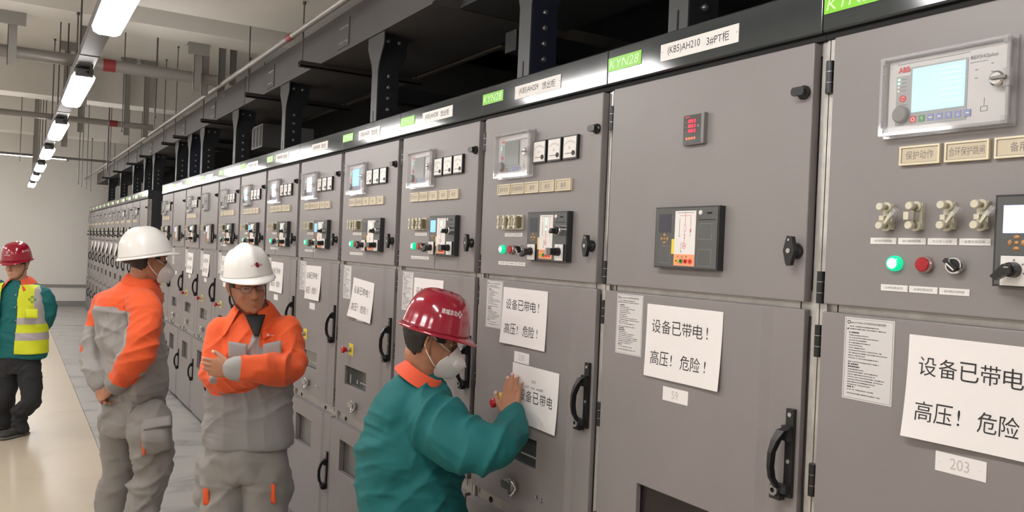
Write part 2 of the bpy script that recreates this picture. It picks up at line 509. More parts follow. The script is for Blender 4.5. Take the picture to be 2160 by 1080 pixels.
def b_relay_body(lit, full):
    def f(m):
        m.box(0.012, 0.262, -0.014, 0.0, 0.008, 0.158, 'relay_face')
        m.box(0.030, 0.064, -0.0148, -0.014, 0.02, 0.125, 'relay_grey') if full else None
        m.box(0.062, 0.186, -0.0152, -0.014, 0.018, 0.140, 'relay_grey') if full else m.box(0.058, 0.19, -0.0152, -0.014, 0.02, 0.148, 'relay_grey')
        if full:
            m.box(0.03, 0.19, -0.0146, -0.014, 0.1495, 0.1505, 'ink_grey'); m.box(0.19, 0.225, -0.0146, -0.014, 0.1275, 0.1285, 'ink_grey')
            m.text('ABB', 0.034, 0.060, 0.132, 0.143, -0.0154, 'logo_red'); m.text('ABB', 0.0347, 0.0607, 0.132, 0.143, -0.0156, 'logo_red'); m.text('ABB', 0.034, 0.060, 0.1326, 0.1436, -0.0155, 'logo_red'); m.text('REF542plus', 0.190, 0.244, 0.132, 0.141, -0.0154, 'ink_grey', 0.2)
        for k, c in enumerate(('logo_red', 'plug_green', 'blue_button', 'blue_button', 'blue_button', 'blue_button', 'blue_button')):
            x = 0.072 + k * 0.0195
            m.box(x - 0.0065, x + 0.0065, -0.0162, -0.015, 0.024, 0.0375, c)
            if full:
                if k == 0: m.lathe((x, -0.0163, 0.0307), (0, -1, 0), [(0.0045, 0), (0.0045, 0.0002), (0.003, 0.0002), (0.003, 0)], 'white_plate', 12)
                elif k in (1, 4, 5): m.text('↑' if k != 5 else '↓', x - 0.003, x + 0.003, 0.026, 0.0355, -0.0165, 'white_plate')
                else: m.box(x - 0.0035, x + 0.0035, -0.0166, -0.0163, 0.0295, 0.032, 'white_plate')
        if full:
            for z, c in ((0.118, 'led_green'), (0.110, 'led_green'), (0.102, 'white_plate'), (0.094, 'white_plate')):
                m.box(0.0335, 0.0385, -0.016, -0.0148, z - 0.002, z + 0.002, c); m.box(0.041, 0.054, -0.0152, -0.0148, z - 0.0006, z + 0.0006, 'ink_grey')
            m.lathe((0.046, -0.0148, 0.077), (0, -1, 0), [(0.0075, 0), (0.0075, 0.0012), (0.0045, 0.0012), (0.0045, 0.0002), (0.003, 0.0002), (0.003, 0.0013), (0, 0.0013)], ['logo_red', 'logo_red', 'logo_red', 'white_plate', 'logo_red', 'logo_red'], 18)
            m.box(0.034, 0.058, -0.0152, -0.0148, 0.063, 0.0645, 'ink_grey')
            for z in (0.112, 0.096):
                m.box(0.200, 0.206, -0.0146, -0.014, z, z + 0.0015, 'ink_grey'); m.box(0.232, 0.237, -0.0146, -0.014, z + 0.008, z + 0.0095, 'ink_grey')
            m.frame(0.214, 0.228, 0.030, 0.040, 0.001, -0.0148, -0.014, 'ink_grey'); m.box(0.2205, 0.2215, -0.0146, -0.014, 0.040, 0.056, 'ink_grey')
    return f


def b_relay_screen(kind):
    def f(m):
        m.box(0.068, 0.182, -0.0175, -0.0152, 0.045, 0.136, {'lit': 'screen_lit', 'dim': 'screen_dim', 'blue': 'screen_blue', 'violet': 'screen_violet'}[kind])
        if kind == 'lit':
            for i, z in enumerate((0.125, 0.115, 0.104, 0.095, 0.083, 0.072, 0.060)):
                m.box(0.130, 0.176, -0.0178, -0.0175, z, z + 0.0012, 'screen_violet')
    return f


def b_relay_knob(m):
    m.lathe((0.046, -0.0148, 0.043), (0, -1, 0), [(0.0175, 0), (0.0175, 0.010), (0.015, 0.013), (0, 0.013)], 'knob_grey', 24)


def b_relay_cover(m):
    W, H, D = 0.275, 0.166, 0.029
    m.box(0.0, W, -D, -D + 0.002, 0.0, H, 'clear_cover')
    m.frame(0.0, W, 0.0, H, 0.006, -D - 0.001, -D + 0.004, 'clear_edge')
    m.frame(0.002, W - 0.002, 0.002, H - 0.002, 0.0025, -D + 0.004, 0.0, 'clear_edge')
    m.frame(-0.003, W + 0.003, -0.003, H + 0.003, 0.008, -0.006, 0.0, 'clear_edge')
    for x, z in ((0.004, 0.004), (0.004, H - 0.016), (W - 0.012, 0.004), (W - 0.012, H - 0.014)):
        m.box(x, x + 0.008, -D - 0.003, -D + 0.01, z, z + 0.011, 'clear_edge')
    m.box(0.0015, 0.016, -D - 0.0025, -D, H - 0.036, H - 0.034, 'clear_edge')


def b_relay_key(m):
    m.lathe((0.252, -0.029, 0.086), (0, -1, 0), [(0.0145, 0), (0.0145, 0.003), (0.011, 0.006), (0.0, 0.006)], 'chrome', 20)
    m.box(0.2435, 0.2735, -0.041, -0.035, 0.0835, 0.0885, 'knob_grey'); m.box(0.266, 0.278, -0.033, -0.023, 0.070, 0.104, 'clear_edge')


def b_ammeter(m):
    m.box(0, 0.080, -0.012, 0.0, 0, 0.080, 'black_plastic')
    m.box(0.005, 0.075, -0.0128, -0.012, 0.005, 0.075, 'white_plate')
    for k in range(9):
        t = math.radians(25 + k * 16); r = 0.046; x = 0.062 - r * math.sin(t) * 1.0; z = 0.020 + r * math.cos(t - 0.35)
        m.box(0.012 + k * 0.0068, 0.0132 + k * 0.0068, -0.0131, -0.0128, 0.052 + 0.008 * math.sin(math.pi * k / 8) - 0.004, 0.056 + 0.008 * math.sin(math.pi * k / 8), 'ink_grey')
    m.text('A', 0.034, 0.044, 0.034, 0.044, -0.0131, 'ink_grey')
    m.box(0.014, 0.060, -0.0134, -0.0128, 0.0185, 0.0203, 'ink')
    m.lathe((0.062, -0.0128, 0.019), (0, -1, 0), [(0.0085, 0), (0.0085, 0.002), (0.0, 0.002)], 'ink', 14)


def b_digital_meter(m):
    m.box(0, 0.080, -0.014, 0.0, 0, 0.084, 'knob_grey'); m.box(0.004, 0.070, -0.0165, -0.014, 0.003, 0.081, 'unit_panel')
    m.box(0.070, 0.078, -0.0160, -0.014, 0.003, 0.081, 'clear_edge')
    for k in range(3):
        z = 0.058 - k * 0.0135
        m.box(0.021, 0.053, -0.0170, -0.0165, z, z + 0.0125, 'led_red_dark')
        m.text('888.8' if k < 3 else '', 0.0225, 0.0515, z + 0.0015, z + 0.011, -0.0172, 'led_red')
        m.box(0.010, 0.017, -0.0168, -0.0165, z + 0.003, z + 0.005, 'ink_grey')
    for k in range(4): m.lathe((0.019 + k * 0.0098, -0.0165, 0.0165), (0, -1, 0), [(0.0038, 0), (0.0038, 0.001), (0, 0.001)], 'orange_dot', 12)
    m.text('V', 0.0575, 0.063, 0.046, 0.052, -0.0168, 'white_plate'); m.box(0.010, 0.028, -0.0168, -0.0165, 0.0745, 0.078, 'logo_red')


def b_plate(txt):
    def f(m):
        m.box(0, 0.087, -0.007, 0, 0, 0.040, 'cream_plate'); m.frame(0, 0.087, 0, 0.040, 0.004, -0.0095, -0.007, 'cream_plate')
        m.frame(0.0045, 0.0825, 0.0045, 0.0355, 0.0006, -0.0074, -0.007, 'ink_grey')
        m.box(0.005, 0.082, -0.0072, -0.007, 0.005, 0.035, 'cream_inner')
        if txt: m.text(txt, 0.0435 - min(0.035, 0.0075 * len(txt)), 0.0435 + min(0.035, 0.0075 * len(txt)), 0.011, 0.029, -0.0074, 'ink_grey')
    return f


def b_label(txt):
    def f(m):
        m.box(0, 0.0605, -0.0015, 0, 0, 0.0135, 'white_plate')
        for x in (0.0045, 0.056): m.cyl((x, -0.0015, 0.0068), (x, -0.0025, 0.0068), 0.0023, 0.0023, 'paper', 10)
        if txt: m.text(txt, 0.010, 0.0505, 0.0042, 0.0098, -0.0017, 'ink_grey')
    return f


def b_link_switch(opened):
    def f(m):
        m.box(-0.011, 0.011, -0.010, 0, -0.027, 0.027, 'bakelite')
        for z in (-0.020, 0.020):
            m.cyl((0, -0.010, z), (0, -0.030, z), 0.0055, 0.0055, 'brass', 14); m.lathe((0, -0.030, z), (0, -1, 0), [(0.0085, 0), (0.0085, 0.010), (0.007, 0.012), (0, 0.012)], 'bakelite', 12)
            m.lathe((0, -0.010, z), (0, -1, 0), [(0.011, 0), (0.011, 0.006), (0.0, 0.006)], 'bakelite', 14)
        if opened:
            m.prism([(0.0, -0.017), (0.004, -0.022), (0.022, 0.004), (0.018, 0.009)], 1, -0.030, -0.022, 'bakelite')
            m.prism([(0.016, 0.002), (0.022, -0.004), (0.033, 0.012), (0.026, 0.018)], 1, -0.032, -0.020, 'clear_edge')
            m.box(-0.004, 0.006, -0.034, -0.022, -0.009, 0.001, 'bakelite')
        else:
            m.box(-0.004, 0.004, -0.028, -0.022, -0.020, 0.020, 'brass'); m.box(-0.013, -0.002, -0.038, -0.022, -0.008, 0.008, 'bakelite')
            m.box(-0.002, 0.008, -0.036, -0.022, -0.008, 0.008, 'clear_edge')
    return f


def b_link_block(m):
    m.box(0, 0.142, -0.008, 0, 0, 0.054, 'bakelite')
    for k in range(4):
        x = 0.012 + k * 0.038
        for z in (0.009, 0.045):
            m.cyl((x, -0.008, z), (x, -0.026, z), 0.0045, 0.0045, 'brass', 10); m.lathe((x, -0.024, z), (0, -1, 0), [(0.0075, 0), (0.0075, 0.010), (0, 0.010)], 'bakelite', 10)
        m.box(x + 0.006, x + 0.014, -0.026, -0.008, 0.008, 0.046, 'brass' if k % 2 else 'bakelite')
        m.prism([(x - 0.004, 0.020), (x + 0.002, 0.016), (x + 0.010, 0.036), (x + 0.003, 0.038)], 1, -0.034, -0.022, 'bakelite')


def b_lamp(kind):
    def f(m):
        if kind == 'green':
            m.lathe((0, 0, 0), (0, -1, 0), [(0.0165, 0), (0.0165, 0.008), (0.0150, 0.010)], 'lamp_green', 24)
            m.lathe((0, 0, 0), (0, -1, 0), [(0.0150, 0.010), (0.0145, 0.014), (0.0110, 0.0160), (0.0, 0.017)], ['lamp_green', 'lamp_green', 'lamp_core'], 24)
        else:
            m.lathe((0, 0, 0), (0, -1, 0), [(0.0175, 0), (0.0175, 0.009), (0.0150, 0.012), (0.0145, 0.0135)], ['lamp_rim', 'lamp_rim', 'lamp_rim'], 24)
            m.lathe((0, 0, 0), (0, -1, 0), [(0.0145, 0.009), (0.0145, 0.016), (0.013, 0.0175), (0.0, 0.0175)], 'lamp_red', 24)
    return f


def b_selector(m):
    m.lathe((0, 0, 0), (0, -1, 0), [(0.0175, 0), (0.0175, 0.012), (0.0160, 0.015), (0.0135, 0.015), (0.0135, 0.0135), (0, 0.0135)], ['chrome', 'chrome', 'chrome', 'chrome', 'black_plastic'], 26)
    c, s = math.cos(2.45), math.sin(2.45)

    def R(x, z): return (x * c - z * s, x * s + z * c)
    m.prism([R(-0.012, -0.0042), R(0.0175, -0.0042), R(0.0175, 0.0042), R(-0.012, 0.0042)], 1, -0.026, -0.0135, 'black_plastic')
    m.prism([R(-0.0115, 0.001), R(0.009, 0.001), R(0.009, 0.0036), R(-0.0115, 0.0036)], 1, -0.0265, -0.026, 'white_plate')


def b_unit(knobs, screen, wide=0.245):
    def f(m):
        H = 0.172
        m.box(0, wide, -0.022, 0.0, 0, H, 'unit_black'); m.box(0.004, wide - 0.004, -0.0235, -0.022, 0.004, H - 0.004, 'unit_panel')
        m.box(0.083, 0.163, -0.0250, -0.0235, 0.008, H - 0.012, 'white_plate')
        m.box(0.083, 0.163, -0.0254, -0.0250, 0.008, 0.040, 'terminal_orange')
        for k, c in enumerate(('plug_yellow', 'plug_green', 'plug_red', 'plug_red')):
            m.lathe((0.095 + k * 0.0175, -0.0254, 0.021), (0, -1, 0), [(0.0065, 0), (0.0065, 0.002), (0.003, 0.002), (0.003, 0.0), (0, 0)], [c, c, c, 'black_gap'], 14)
        for k in range(3): m.lathe((0.100 + k * 0.0155, -0.0254, 0.0335), (0, -1, 0), [(0.0022, 0), (0.0022, 0.001), (0, 0.001)], 'bronze', 8)
        # one-line diagram
        y0, y1 = -0.0254, -0.0250
        ln = 'line_red'
        m.box(0.122, 0.1232, y0, y1, 0.118, 0.158, ln); m.box(0.101, 0.145, y0, y1, 0.1462, 0.1474, ln); m.box(0.1438, 0.145, y0, y1, 0.110, 0.147, ln)
        m.box(0.101, 0.1022, y0, y1, 0.088, 0.138, 'ink_grey'); m.box(0.0985, 0.1045, y0, y1, 0.0895, 0.0905, 'ink_grey')
        m.box(0.1185, 0.1265, y0, y1, 0.104, 0.121, 'paper'); m.frame(0.1180, 0.1270, 0.1035, 0.1215, 0.0008, y0 - 0.0001, y1, ln)
        m.box(0.1215, 0.1227, y0, y1, 0.072, 0.104, ln); m.box(0.1195, 0.1247, y0, y1, 0.084, 0.086, ln); m.box(0.1195, 0.1247, y0, y1, 0.092, 0.094, ln)
        m.lathe((0.122, -0.0250, 0.066), (0, -1, 0), [(0.0055, 0), (0.0055, 0.0004), (0.0042, 0.0004), (0.0042, 0)], ln, 16); m.lathe((0.122, -0.0250, 0.060), (0, -1, 0), [(0.0055, 0), (0.0055, 0.0004), (0.0042, 0.0004), (0.0042, 0)], ln, 16)
        m.box(0.1095, 0.1180, y0, y1, 0.0705, 0.0715, ln); m.box(0.1095, 0.1105, y0, y1, 0.048, 0.071, 'ink_grey'); m.lathe((0.110, -0.025, 0.047), (0, -1, 0), [(0.002, 0), (0.002, 0.0004), (0, 0.0004)], 'ink_grey', 8)
        m.box(0.142, 0.1468, y0, y1, 0.100, 0.110, ln)
        for k in range(3): m.box(0.1418, 0.1458, y0, y1, 0.0895 + k * 0.003, 0.0905 + k * 0.003, 'ink_grey')
        m.frame(0.092, 0.154, 0.154, 0.1555, 0.0006, y0, y1, 'ink_grey')
        m.box(0.072, 0.083, -0.0252, -0.0235, 0.040, 0.082, 'tag_cream' if knobs else 'tag_yellow')
        m.box(0.016, 0.066, -0.0242, -0.0235, 0.100, 0.152, {'off': 'screen_off', 'blue': 'screen_blue', 'violet': 'screen_violet'}[screen])
        # keypad
        for dx, dz, rx, rz in ((0, 0, .0048, .004), (0, .0105, .0062, .0042), (0, -.0105, .0062, .0042), (-.0115, 0, .0042, .006), (.0115, 0, .0042, .006)):
            m.sphere((0.041 + dx, -0.0235, 0.082 + dz), (rx, 0.002, rz), 'bronze', 12, 6)
        for dz in (0.018, -0.018): m.sphere((0.041, -0.0235, 0.082 + dz), (0.0016, 0.001, 0.0016), 'bronze', 8, 4)
        # right column
        m.lathe((0.180, -0.0235, 0.154), (0, -1, 0), [(0.0065, 0), (0.0065, 0.003), (0.004, 0.005), (0, 0.005)], 'white_plate', 14)
        m.box(0.174, 0.232, -0.0242, -0.0235, 0.1335, 0.1355, 'black_gap'); m.box(0.202, 0.220, -0.0240, -0.0235, 0.150, 0.155, 'black_gap')
        if knobs:
            for z in (0.122, 0.158): m.sphere((0.123, -0.0254, z - 0.012), (0.0085, 0.0015, 0.0032), 'led_green', 12, 6)
            m.sphere((0.123, -0.0254, 0.132), (0.003, 0.0015, 0.007), 'led_green', 10, 6)
        else:
            m.frame(0.026, 0.066, 0.014, 0.062, 0.0006, -0.0240, -0.0235, 'relay_grey')
            m.frame(0.172, 0.222, 0.082, 0.124, 0.0006, -0.0240, -0.0235, 'relay_grey'); m.frame(0.172, 0.222, 0.010, 0.055, 0.0006, -0.0240, -0.0235, 'relay_grey')
    return f


def b_rotary(plate, big):
    def f(m):
        if plate:
            m.box(-0.024, 0.024, -0.006, 0, -0.030, 0.026, 'unit_black'); m.box(-0.0235, 0.0235, -0.0085, -0.006, -0.0295, 0.0255, 'white_plate')
            for k in range(5):
                t = math.radians(200 - k * 55); m.box(0.019 * math.cos(t) - .0015, 0.019 * math.cos(t) + .0015, -0.009, -0.0085, 0.018 * math.sin(t) - .0015, 0.018 * math.sin(t) + .0015, 'ink_grey')
        else:
            m.lathe((0, 0, 0), (0, -1, 0), [(0.0165, 0), (0.0165, 0.018), (0.014, 0.020), (0.011, 0.020), (0.011, 0.018)], 'chrome', 22)
        y = -0.0085 if plate else -0.010
        m.lathe((0, y, 0), (0, -1, 0), [(0.0145, 0), (0.0135, 0.016), (0.010, 0.018), (0, 0.018)], 'black_plastic', 20)
        if big == 'lever':
            m.prism([(0.006, 0.009), (-0.005, 0.010), (-0.026, -0.013), (-0.018, -0.020), (0.009, -0.006)], 1, y - 0.032, y - 0.016, 'black_plastic')
            m.box(-0.002, 0.006, y - 0.0325, y - 0.032, 0.003, 0.0055, 'steel')
        elif big == 'short':
            m.prism([(0.005, 0.006), (-0.003, 0.006), (-0.012, -0.007), (-0.008, -0.011), (0.006, -0.003)], 1, y - 0.034, y - 0.016, 'black_plastic')
        else:
            m.cyl((0, y - 0.018, 0), (0, y - 0.036, 0), 0.0125, 0.0115, 'black_plastic', 18); m.box(-0.004, 0.004, y - 0.052, y - 0.036, -0.012, 0.012, 'relay_grey')
    return f


def b_handle(m):
    # long swing handle: mounting plate, arched grip, round lock
    m.box(-0.011, 0.011, -0.010, 0.0, -0.106, 0.106, 'black_plastic')
    for z in (0.092, -0.02): m.lathe((0, -0.010, z), (0, -1, 0), [(0.0055, 0), (0.0055, 0.002), (0.002, 0.0025), (0.0, 0.001)], 'steel', 12)
    for z in (0.050, 0.032): m.lathe((0, -0.0102, z), (0, -1, 0), [(0.0028, 0), (0.0028, 0.001), (0, 0.001)], 'knob_grey', 8)
    out = [(-0.010, 0.064), (-0.026, 0.070), (-0.040, 0.062), (-0.052, 0.010), (-0.055, -0.040), (-0.052, -0.078), (-0.046, -0.094), (-0.010, -0.094)]
    inn = [(-0.010, 0.030), (-0.022, 0.012), (-0.034, -0.002), (-0.036, -0.040), (-0.034, -0.072), (-0.026, -0.084), (-0.010, -0.084)]
    # grip as a row of boxes following the arch, out from the door
    pts = [(-0.012, 0.062), (-0.024, 0.055), (-0.034, 0.030), (-0.041, 0.000), (-0.043, -0.035), (-0.041, -0.062), (-0.032, -0.084)]
    deep = [-0.012, -0.024, -0.034, -0.040, -0.040, -0.036, -0.026]
    wd = [0.022, 0.026, 0.020, 0.014, 0.012, 0.012, 0.013]
    vs = []
    for (x, z), y, wv in zip(pts, deep, wd):
        for dx, dy in ((-wv / 2, -0.006), (wv / 2 * 0.9, -0.009), (wv / 2, 0.008), (-wv / 2, 0.010)):
            vs.append((x + 0.016 + dx, y + dy, z))
    fs = []
    for i in range(len(pts) - 1):
        for j in range(4): fs.append((i * 4 + j, i * 4 + (j + 1) % 4, i * 4 + 4 + (j + 1) % 4, i * 4 + 4 + j))
    fs.append((3, 2, 1, 0)); k = (len(pts) - 1) * 4; fs.append((k, k + 1, k + 2, k + 3))
    m.add(vs, fs, 'black_plastic')
    m.box(-0.014, 0.010, -0.022, -0.002, 0.030, 0.066, 'black_plastic'); m.box(-0.016, 0.009, -0.026, -0.004, -0.096, -0.076, 'black_plastic')
    m.lathe((-0.024, -0.008, -0.092), (0, -1, 0), [(0.016, 0), (0.016, 0.020), (0.013, 0.024), (0.006, 0.024), (0.006, 0.020), (0, 0.020)], ['black_plastic', 'black_plastic', 'knob_grey', 'black_plastic', 'black_plastic'], 18)
    m.box(-0.038, -0.008, -0.026, -0.006, -0.114, -0.094, 'black_plastic')


def b_push_red(m):
    m.lathe((0, -0.002, 0), (0, -1, 0), [(0.013, 0), (0.013, 0.018), (0.011, 0.022), (0.011, 0.036)], ['steel', 'steel', 'red_button'], 16)
    m.lathe((0, -0.002, 0), (0, -1, 0), [(0.011, 0.034), (0.017, 0.038), (0.018, 0.048), (0.014, 0.052), (0, 0.053)], 'red_button', 20)


def b_yellow_tag(m):
    m.box(-0.032, 0.032, -0.0015, 0, -0.032, 0.032, 'tag_yellow')
    m.text('分', -0.028, -0.016, 0.014, 0.028, -0.0018, 'ink_grey'); m.text('⚡', 0.006, 0.018, 0.012, 0.028, -0.0018, 'ink')


def b_latch(m):
    m.box(-0.045, 0.020, -0.012, 0, -0.018, 0.018, 'steel'); m.box(-0.052, 0.018, -0.026, -0.010, -0.014, 0.014, 'steel')
    pts = [(0.030 * math.cos(t) * 0.55 + 0.018, -0.014 - 0.018 * abs(math.sin(t)), 0.030 * math.sin(t)) for t in [i * math.pi / 6 for i in range(12)]]
    m.tube(pts, 0.004, 'chrome', 8, True); m.lathe((0.020, -0.010, 0), (0, -1, 0), [(0.015, 0), (0.015, 0.010), (0, 0.010)], 'steel', 14)


def b_screws(m):
    for x, z in ((0, 0), (0.030, -0.003)):
        m.lathe((x, 0, z), (0, -1, 0), [(0.0075, 0), (0.0065, 0.006), (0.0, 0.0075)], 'chrome', 12)


def b_window(w, h, mt, inner=True):
    def f(m):
        m.box(0, w, 0.018, 0.020, 0, h, mt)
        m.frame(-0.006, w + 0.006, -0.006, h + 0.006, 0.007, 0.016, 0.024, 'black_gap')
        if inner:
            m.box(w * 0.12, w * 0.16, 0.0170, 0.018, 0.01, h * 0.55, 'relay_grey'); m.box(w * 0.45, w * 0.49, 0.0170, 0.018, 0.02, h * 0.40, 'relay_grey')
            m.box(w * 0.60, w * 0.93, 0.0174, 0.018, h * 0.30, h * 0.36, 'relay_grey')
    return f


def b_notice(head):
    def f(m):
        W, H = 0.120, 0.182
        rnd = random.Random(5)
        m.box(0, W, -0.0012, 0, 0, H, 'sticker'); m.frame(0.003, W - 0.003, 0.003, H - 0.003, 0.0006, -0.0016, -0.0012, 'ink_grey')
        m.text('KYN28A-12开关柜的运行操作说明', 0.026, 0.100, H - 0.014, H - 0.0085, -0.0016, 'ink')
        m.lathe((0.0105, -0.0012, H - 0.011), (0, -1, 0), [(0.0042, 0), (0.0042, 0.0003), (0.0026, 0.0003), (0.0026, 0)], 'ink', 14); m.box(0.015, 0.024, -0.0015, -0.0012, H - 0.013, H - 0.011, 'ink_grey')
        z = H - 0.021; k = 0
        while z > 0.008:
            x = 0.012; bold = k in (2, 14, 15, 23); end = 0.045 + rnd.random() * 0.062 if not bold else 0.03 + rnd.random() * 0.02
            if k in (1, 26): m.add([(0.006, -0.0015, z - 0.001), (0.0115, -0.0015, z - 0.001), (0.00875, -0.0015, z + 0.004)], [(0, 1, 2)], 'ink')
            while x < end:
                wv = 0.002 + rnd.random() * 0.005
                m.box(x, min(end, x + wv), -0.00145, -0.0012, z, z + (0.0028 if bold else 0.0019), 'ink' if bold or rnd.random() < .3 else 'ink_grey'); x += wv + 0.0006 + (0.002 if rnd.random() < .1 else 0)
            z -= 0.0056 if k not in (1, 12, 24) else 0.0085; k += 1
    return f


def b_number(txt):
    def f(m):
        m.box(0, 0.100, -0.0012, 0, 0, 0.039, 'paper')
        if txt: m.text(txt, 0.030 if len(txt) > 2 else 0.036, 0.068 if len(txt) > 2 else 0.062, 0.009, 0.031, -0.0014, 'pencil')
        for x in (0.010, 0.089): m.box(x - 0.002, x + 0.002, -0.0014, -0.0012, 0.019, 0.0196, 'pencil')
    return f


def b_nameplate(txt):
    def f(m):
        m.box(0, 0.297, -0.0015, 0, 0, 0.049, 'white_plate')
        if txt:
            a, b = txt
            m.text(a, 0.030, 0.158, 0.011, 0.038, -0.0018, 'ink'); m.text(b, 0.183, 0.264, 0.011, 0.038, -0.0018, 'ink')
        for x in (0.006, 0.291): m.cyl((x, -0.0015, 0.027), (x, -0.0022, 0.027), 0.0015, 0.0015, 'ink_grey', 8)
    return f


def b_badge(txt):
    def f(m):
        m.box(0, 0.157, -0.0015, 0, 0, 0.042, 'badge_green')
        if txt: m.text('KYN28', 0.006, 0.142, 0.007, 0.035, -0.0018, 'badge_text', 0.25)
    return f


GREY_GROUP = 'grey switchgear cabinets'


def cabinet(yl, label, spec, group='switchgear cabinets of the near row'):
    """yl: the y of the cabinet's left edge seen from the aisle"""
    c = thing('switchgear_cabinet', label, 'electrical cabinet', (0, yl, 0), -math.pi / 2, group)
    g = spec.get
    part('body', 'dark' if g('end') else 'std', b_body(g('end', False)), c)
    fa = part('fascia', 's', b_fascia, c, bevel=0.002, label='dark glossy header strip')
    full = g('full', True)
    if g('badge', 'T') and not g('nobadge'):
        part('badge', g('badge', 'T'), b_badge(g('badge', 'T') == 'T'), fa, (0.004, -0.0042, 2.337), label='green badge with lettering')
    part('name_plate', g('id', 'blank'), b_nameplate(g('name')), fa, (0.247, -0.0042, 2.326), label='white name plate')
    part('upper_door', 's', b_upper_door, c, bevel=0.003)
    win = g('win', (0.172, 0.480, 0.988, 1.090))
    md = part('middle_door', str(win), b_mid_door(win), c, bevel=0.002)
    ld = part('lower_door', 's', b_low_door, c, bevel=0.002)
    if win:
        part('window', str(win), b_window(win[1] - win[0], win[3] - win[2], g('winmat', 'window_dark'), g('wininner', True)), md, (win[0], 0, win[2]), label='dark viewing window')
    part('window', 'low', b_window(0.305, 0.175, 'window_grey', False), ld, (0.165, 0, 0.505), label='grey mesh viewing window')
    for z in ((2.19, 1.70, 1.575, 0.90, 0.70, 0.12) if full else ()):
        part('hinge', 's', b_hinge, c, (0.0175, 0.008, z), label='black barrel hinge')
    if full:
        part('hinge', 's', b_hinge, c, (0.0175, 0.008, 1.25), label='black barrel hinge')
    part('door_lock', 'a', b_lock, c, (0.755, 0, 2.163), label='black turn lock')
    part('door_lock', 'b', b_lock_tall, c, (0.752, 0, 1.784), label='black turn lock')
    part('door_handle', 's', b_handle, c, (0.755, 0.0065, 1.300), label='black swing handle')
    part('door_handle', 's', b_handle, c, (0.755, -0.003, 0.455), label='black swing handle')
    part('instruction_label', 's', b_notice(True), c, (0.092, 0, 1.458), label='white label of small printed rules')
    if g('number'):
        part('number_label', g('number') if g('number') != ' ' else 'none', b_number(g('number').strip()), c, (0.312, 0, 1.350), label='small white number label')
    if g('meter'):
        part('digital_meter', 's', b_digital_meter, c, (0.362, 0, 2.071), label='black meter with red digits')
    sx = g('shift', 0.0)
    if g('relay', 'dim'):
        rx = 0.152 + g('rshift', 0.0)
        rl = part('relay_display', ('f' if full else 's'), b_relay_body(True, full), c, (rx, 0, 2.033), label='white protection relay panel'); rl.scale = (g('rw', 0.87), 1, 1)
        part('screen', g('relay', 'dim'), b_relay_screen(g('relay', 'dim')), rl)
        part('knob', 's', b_relay_knob, rl)
        part('cover', 's', b_relay_cover, rl, label='clear plastic hinged cover')
        part('key_lock', 's', b_relay_key, rl)
    if g('ammeters', True):
        for k in range(3):
            part('ammeter', 's', b_ammeter, c, (0.398 + k * 0.0925, 0, 2.075), label='square white ammeter in black frame')
    if g('plates', 5):
        tx = g('ptext', ('保护动作', '合环保护跳闸', '备用', '备用', '备用'))
        for k in range(g('plates', 5)):
            t = tx[k]
            part('indicator_plate', t + ('' if full else 'x'), b_plate(t if full else ''), c, (0.155 + sx + k * 0.097, 0, 1.970), label='cream framed indicator plate')
    if g('links'):
        for k, op in enumerate(g('links')):
            part('link_switch', str(op), b_link_switch(op), c, (0.190 + k * 0.066, 0, 1.862), label='cream link switch')
        for k, t in enumerate(('电流保护跳闸压板', '联切解除压板', '失压投入压板', '装置检修压板')):
            part('label_plate', t, b_label(t), c, (0.1465 + k * 0.0648, 0, 1.804), label='small white label plate')
    elif g('block', True):
        part('link_switch', 'block', b_link_block, c, (0.195, 0, 1.838), label='row of cream link switches')
        for k in range(2): part('label_plate', 'b%d' % k, b_label(('电流保护压板', '装置检修压板')[k] if full else ''), c, (0.210 + k * 0.064, 0, 1.812), label='small white label plate')
    if g('lamps', True):
        lx = g('lx', 0.0)
        part('indicator_lamp', 'green', b_lamp('green'), c, (0.208 + lx, 0, 1.763), label='lit green indicator lamp')
        part('indicator_lamp', 'red', b_lamp('red'), c, (0.274 + lx, 0, 1.763), label='dark red indicator lamp')
        part('selector_switch', 's', b_selector, c, (0.338 + lx, 0, 1.763), label='black selector in chrome ring')
        for k, t in enumerate(('分闸回路监视', '合闸回路监视', '保护装置远方就地切换')):
            part('label_plate', t + ('' if full else 'x'), b_label(t if full else ''), c, (0.176 + lx + k * 0.0645, 0, 1.704), label='small white label plate')
    kn = g('knobs', True)
    ux = g('ux', 0.398)
    un = part('control_unit', '%s%s' % (kn, g('uscreen', 'off')), b_unit(kn, g('uscreen', 'off')), c, (ux, 0, 1.727), bevel=0.003 if full else 0, label='dark control unit with mimic diagram')
    if kn:
        part('rotary_switch', 'a', b_rotary(False, 'short'), un, (0.212, -0.0235, 0.106))
        part('rotary_switch', 'b', b_rotary(True, 'lever'), un, (0.042, -0.0235, 0.032))
        part('rotary_switch', 'c', b_rotary(True, 'round'), un, (0.212, -0.0235, 0.034))
        if g('keytag'):
            part('key', 's', lambda m: m.tube([(0, 0, 0), (-0.006, -0.004, -0.03), (-0.016, -0.002, -0.06)], 0.0018, 'steel', 6).box(-0.022, -0.010, -0.004, -0.002, -0.085, -0.055, 'knob_grey'), un, (0.19, -0.075, 0.03))
    if g('push', True):
        part('emergency_tag', 's', b_yellow_tag, c, (0.250, 0, 1.187), label='yellow square warning tag')
        part('push_button', 's', b_push_red, c, (0.250, 0, 1.187), label='long red push button')
    if g('latch', True):
        part('latch', 's', b_latch, c, (0.345, 0, 0.898), label='silver toggle latch')
        part('screw_pair', 's', b_screws, c, (0.505, 0, 0.900))
    return c


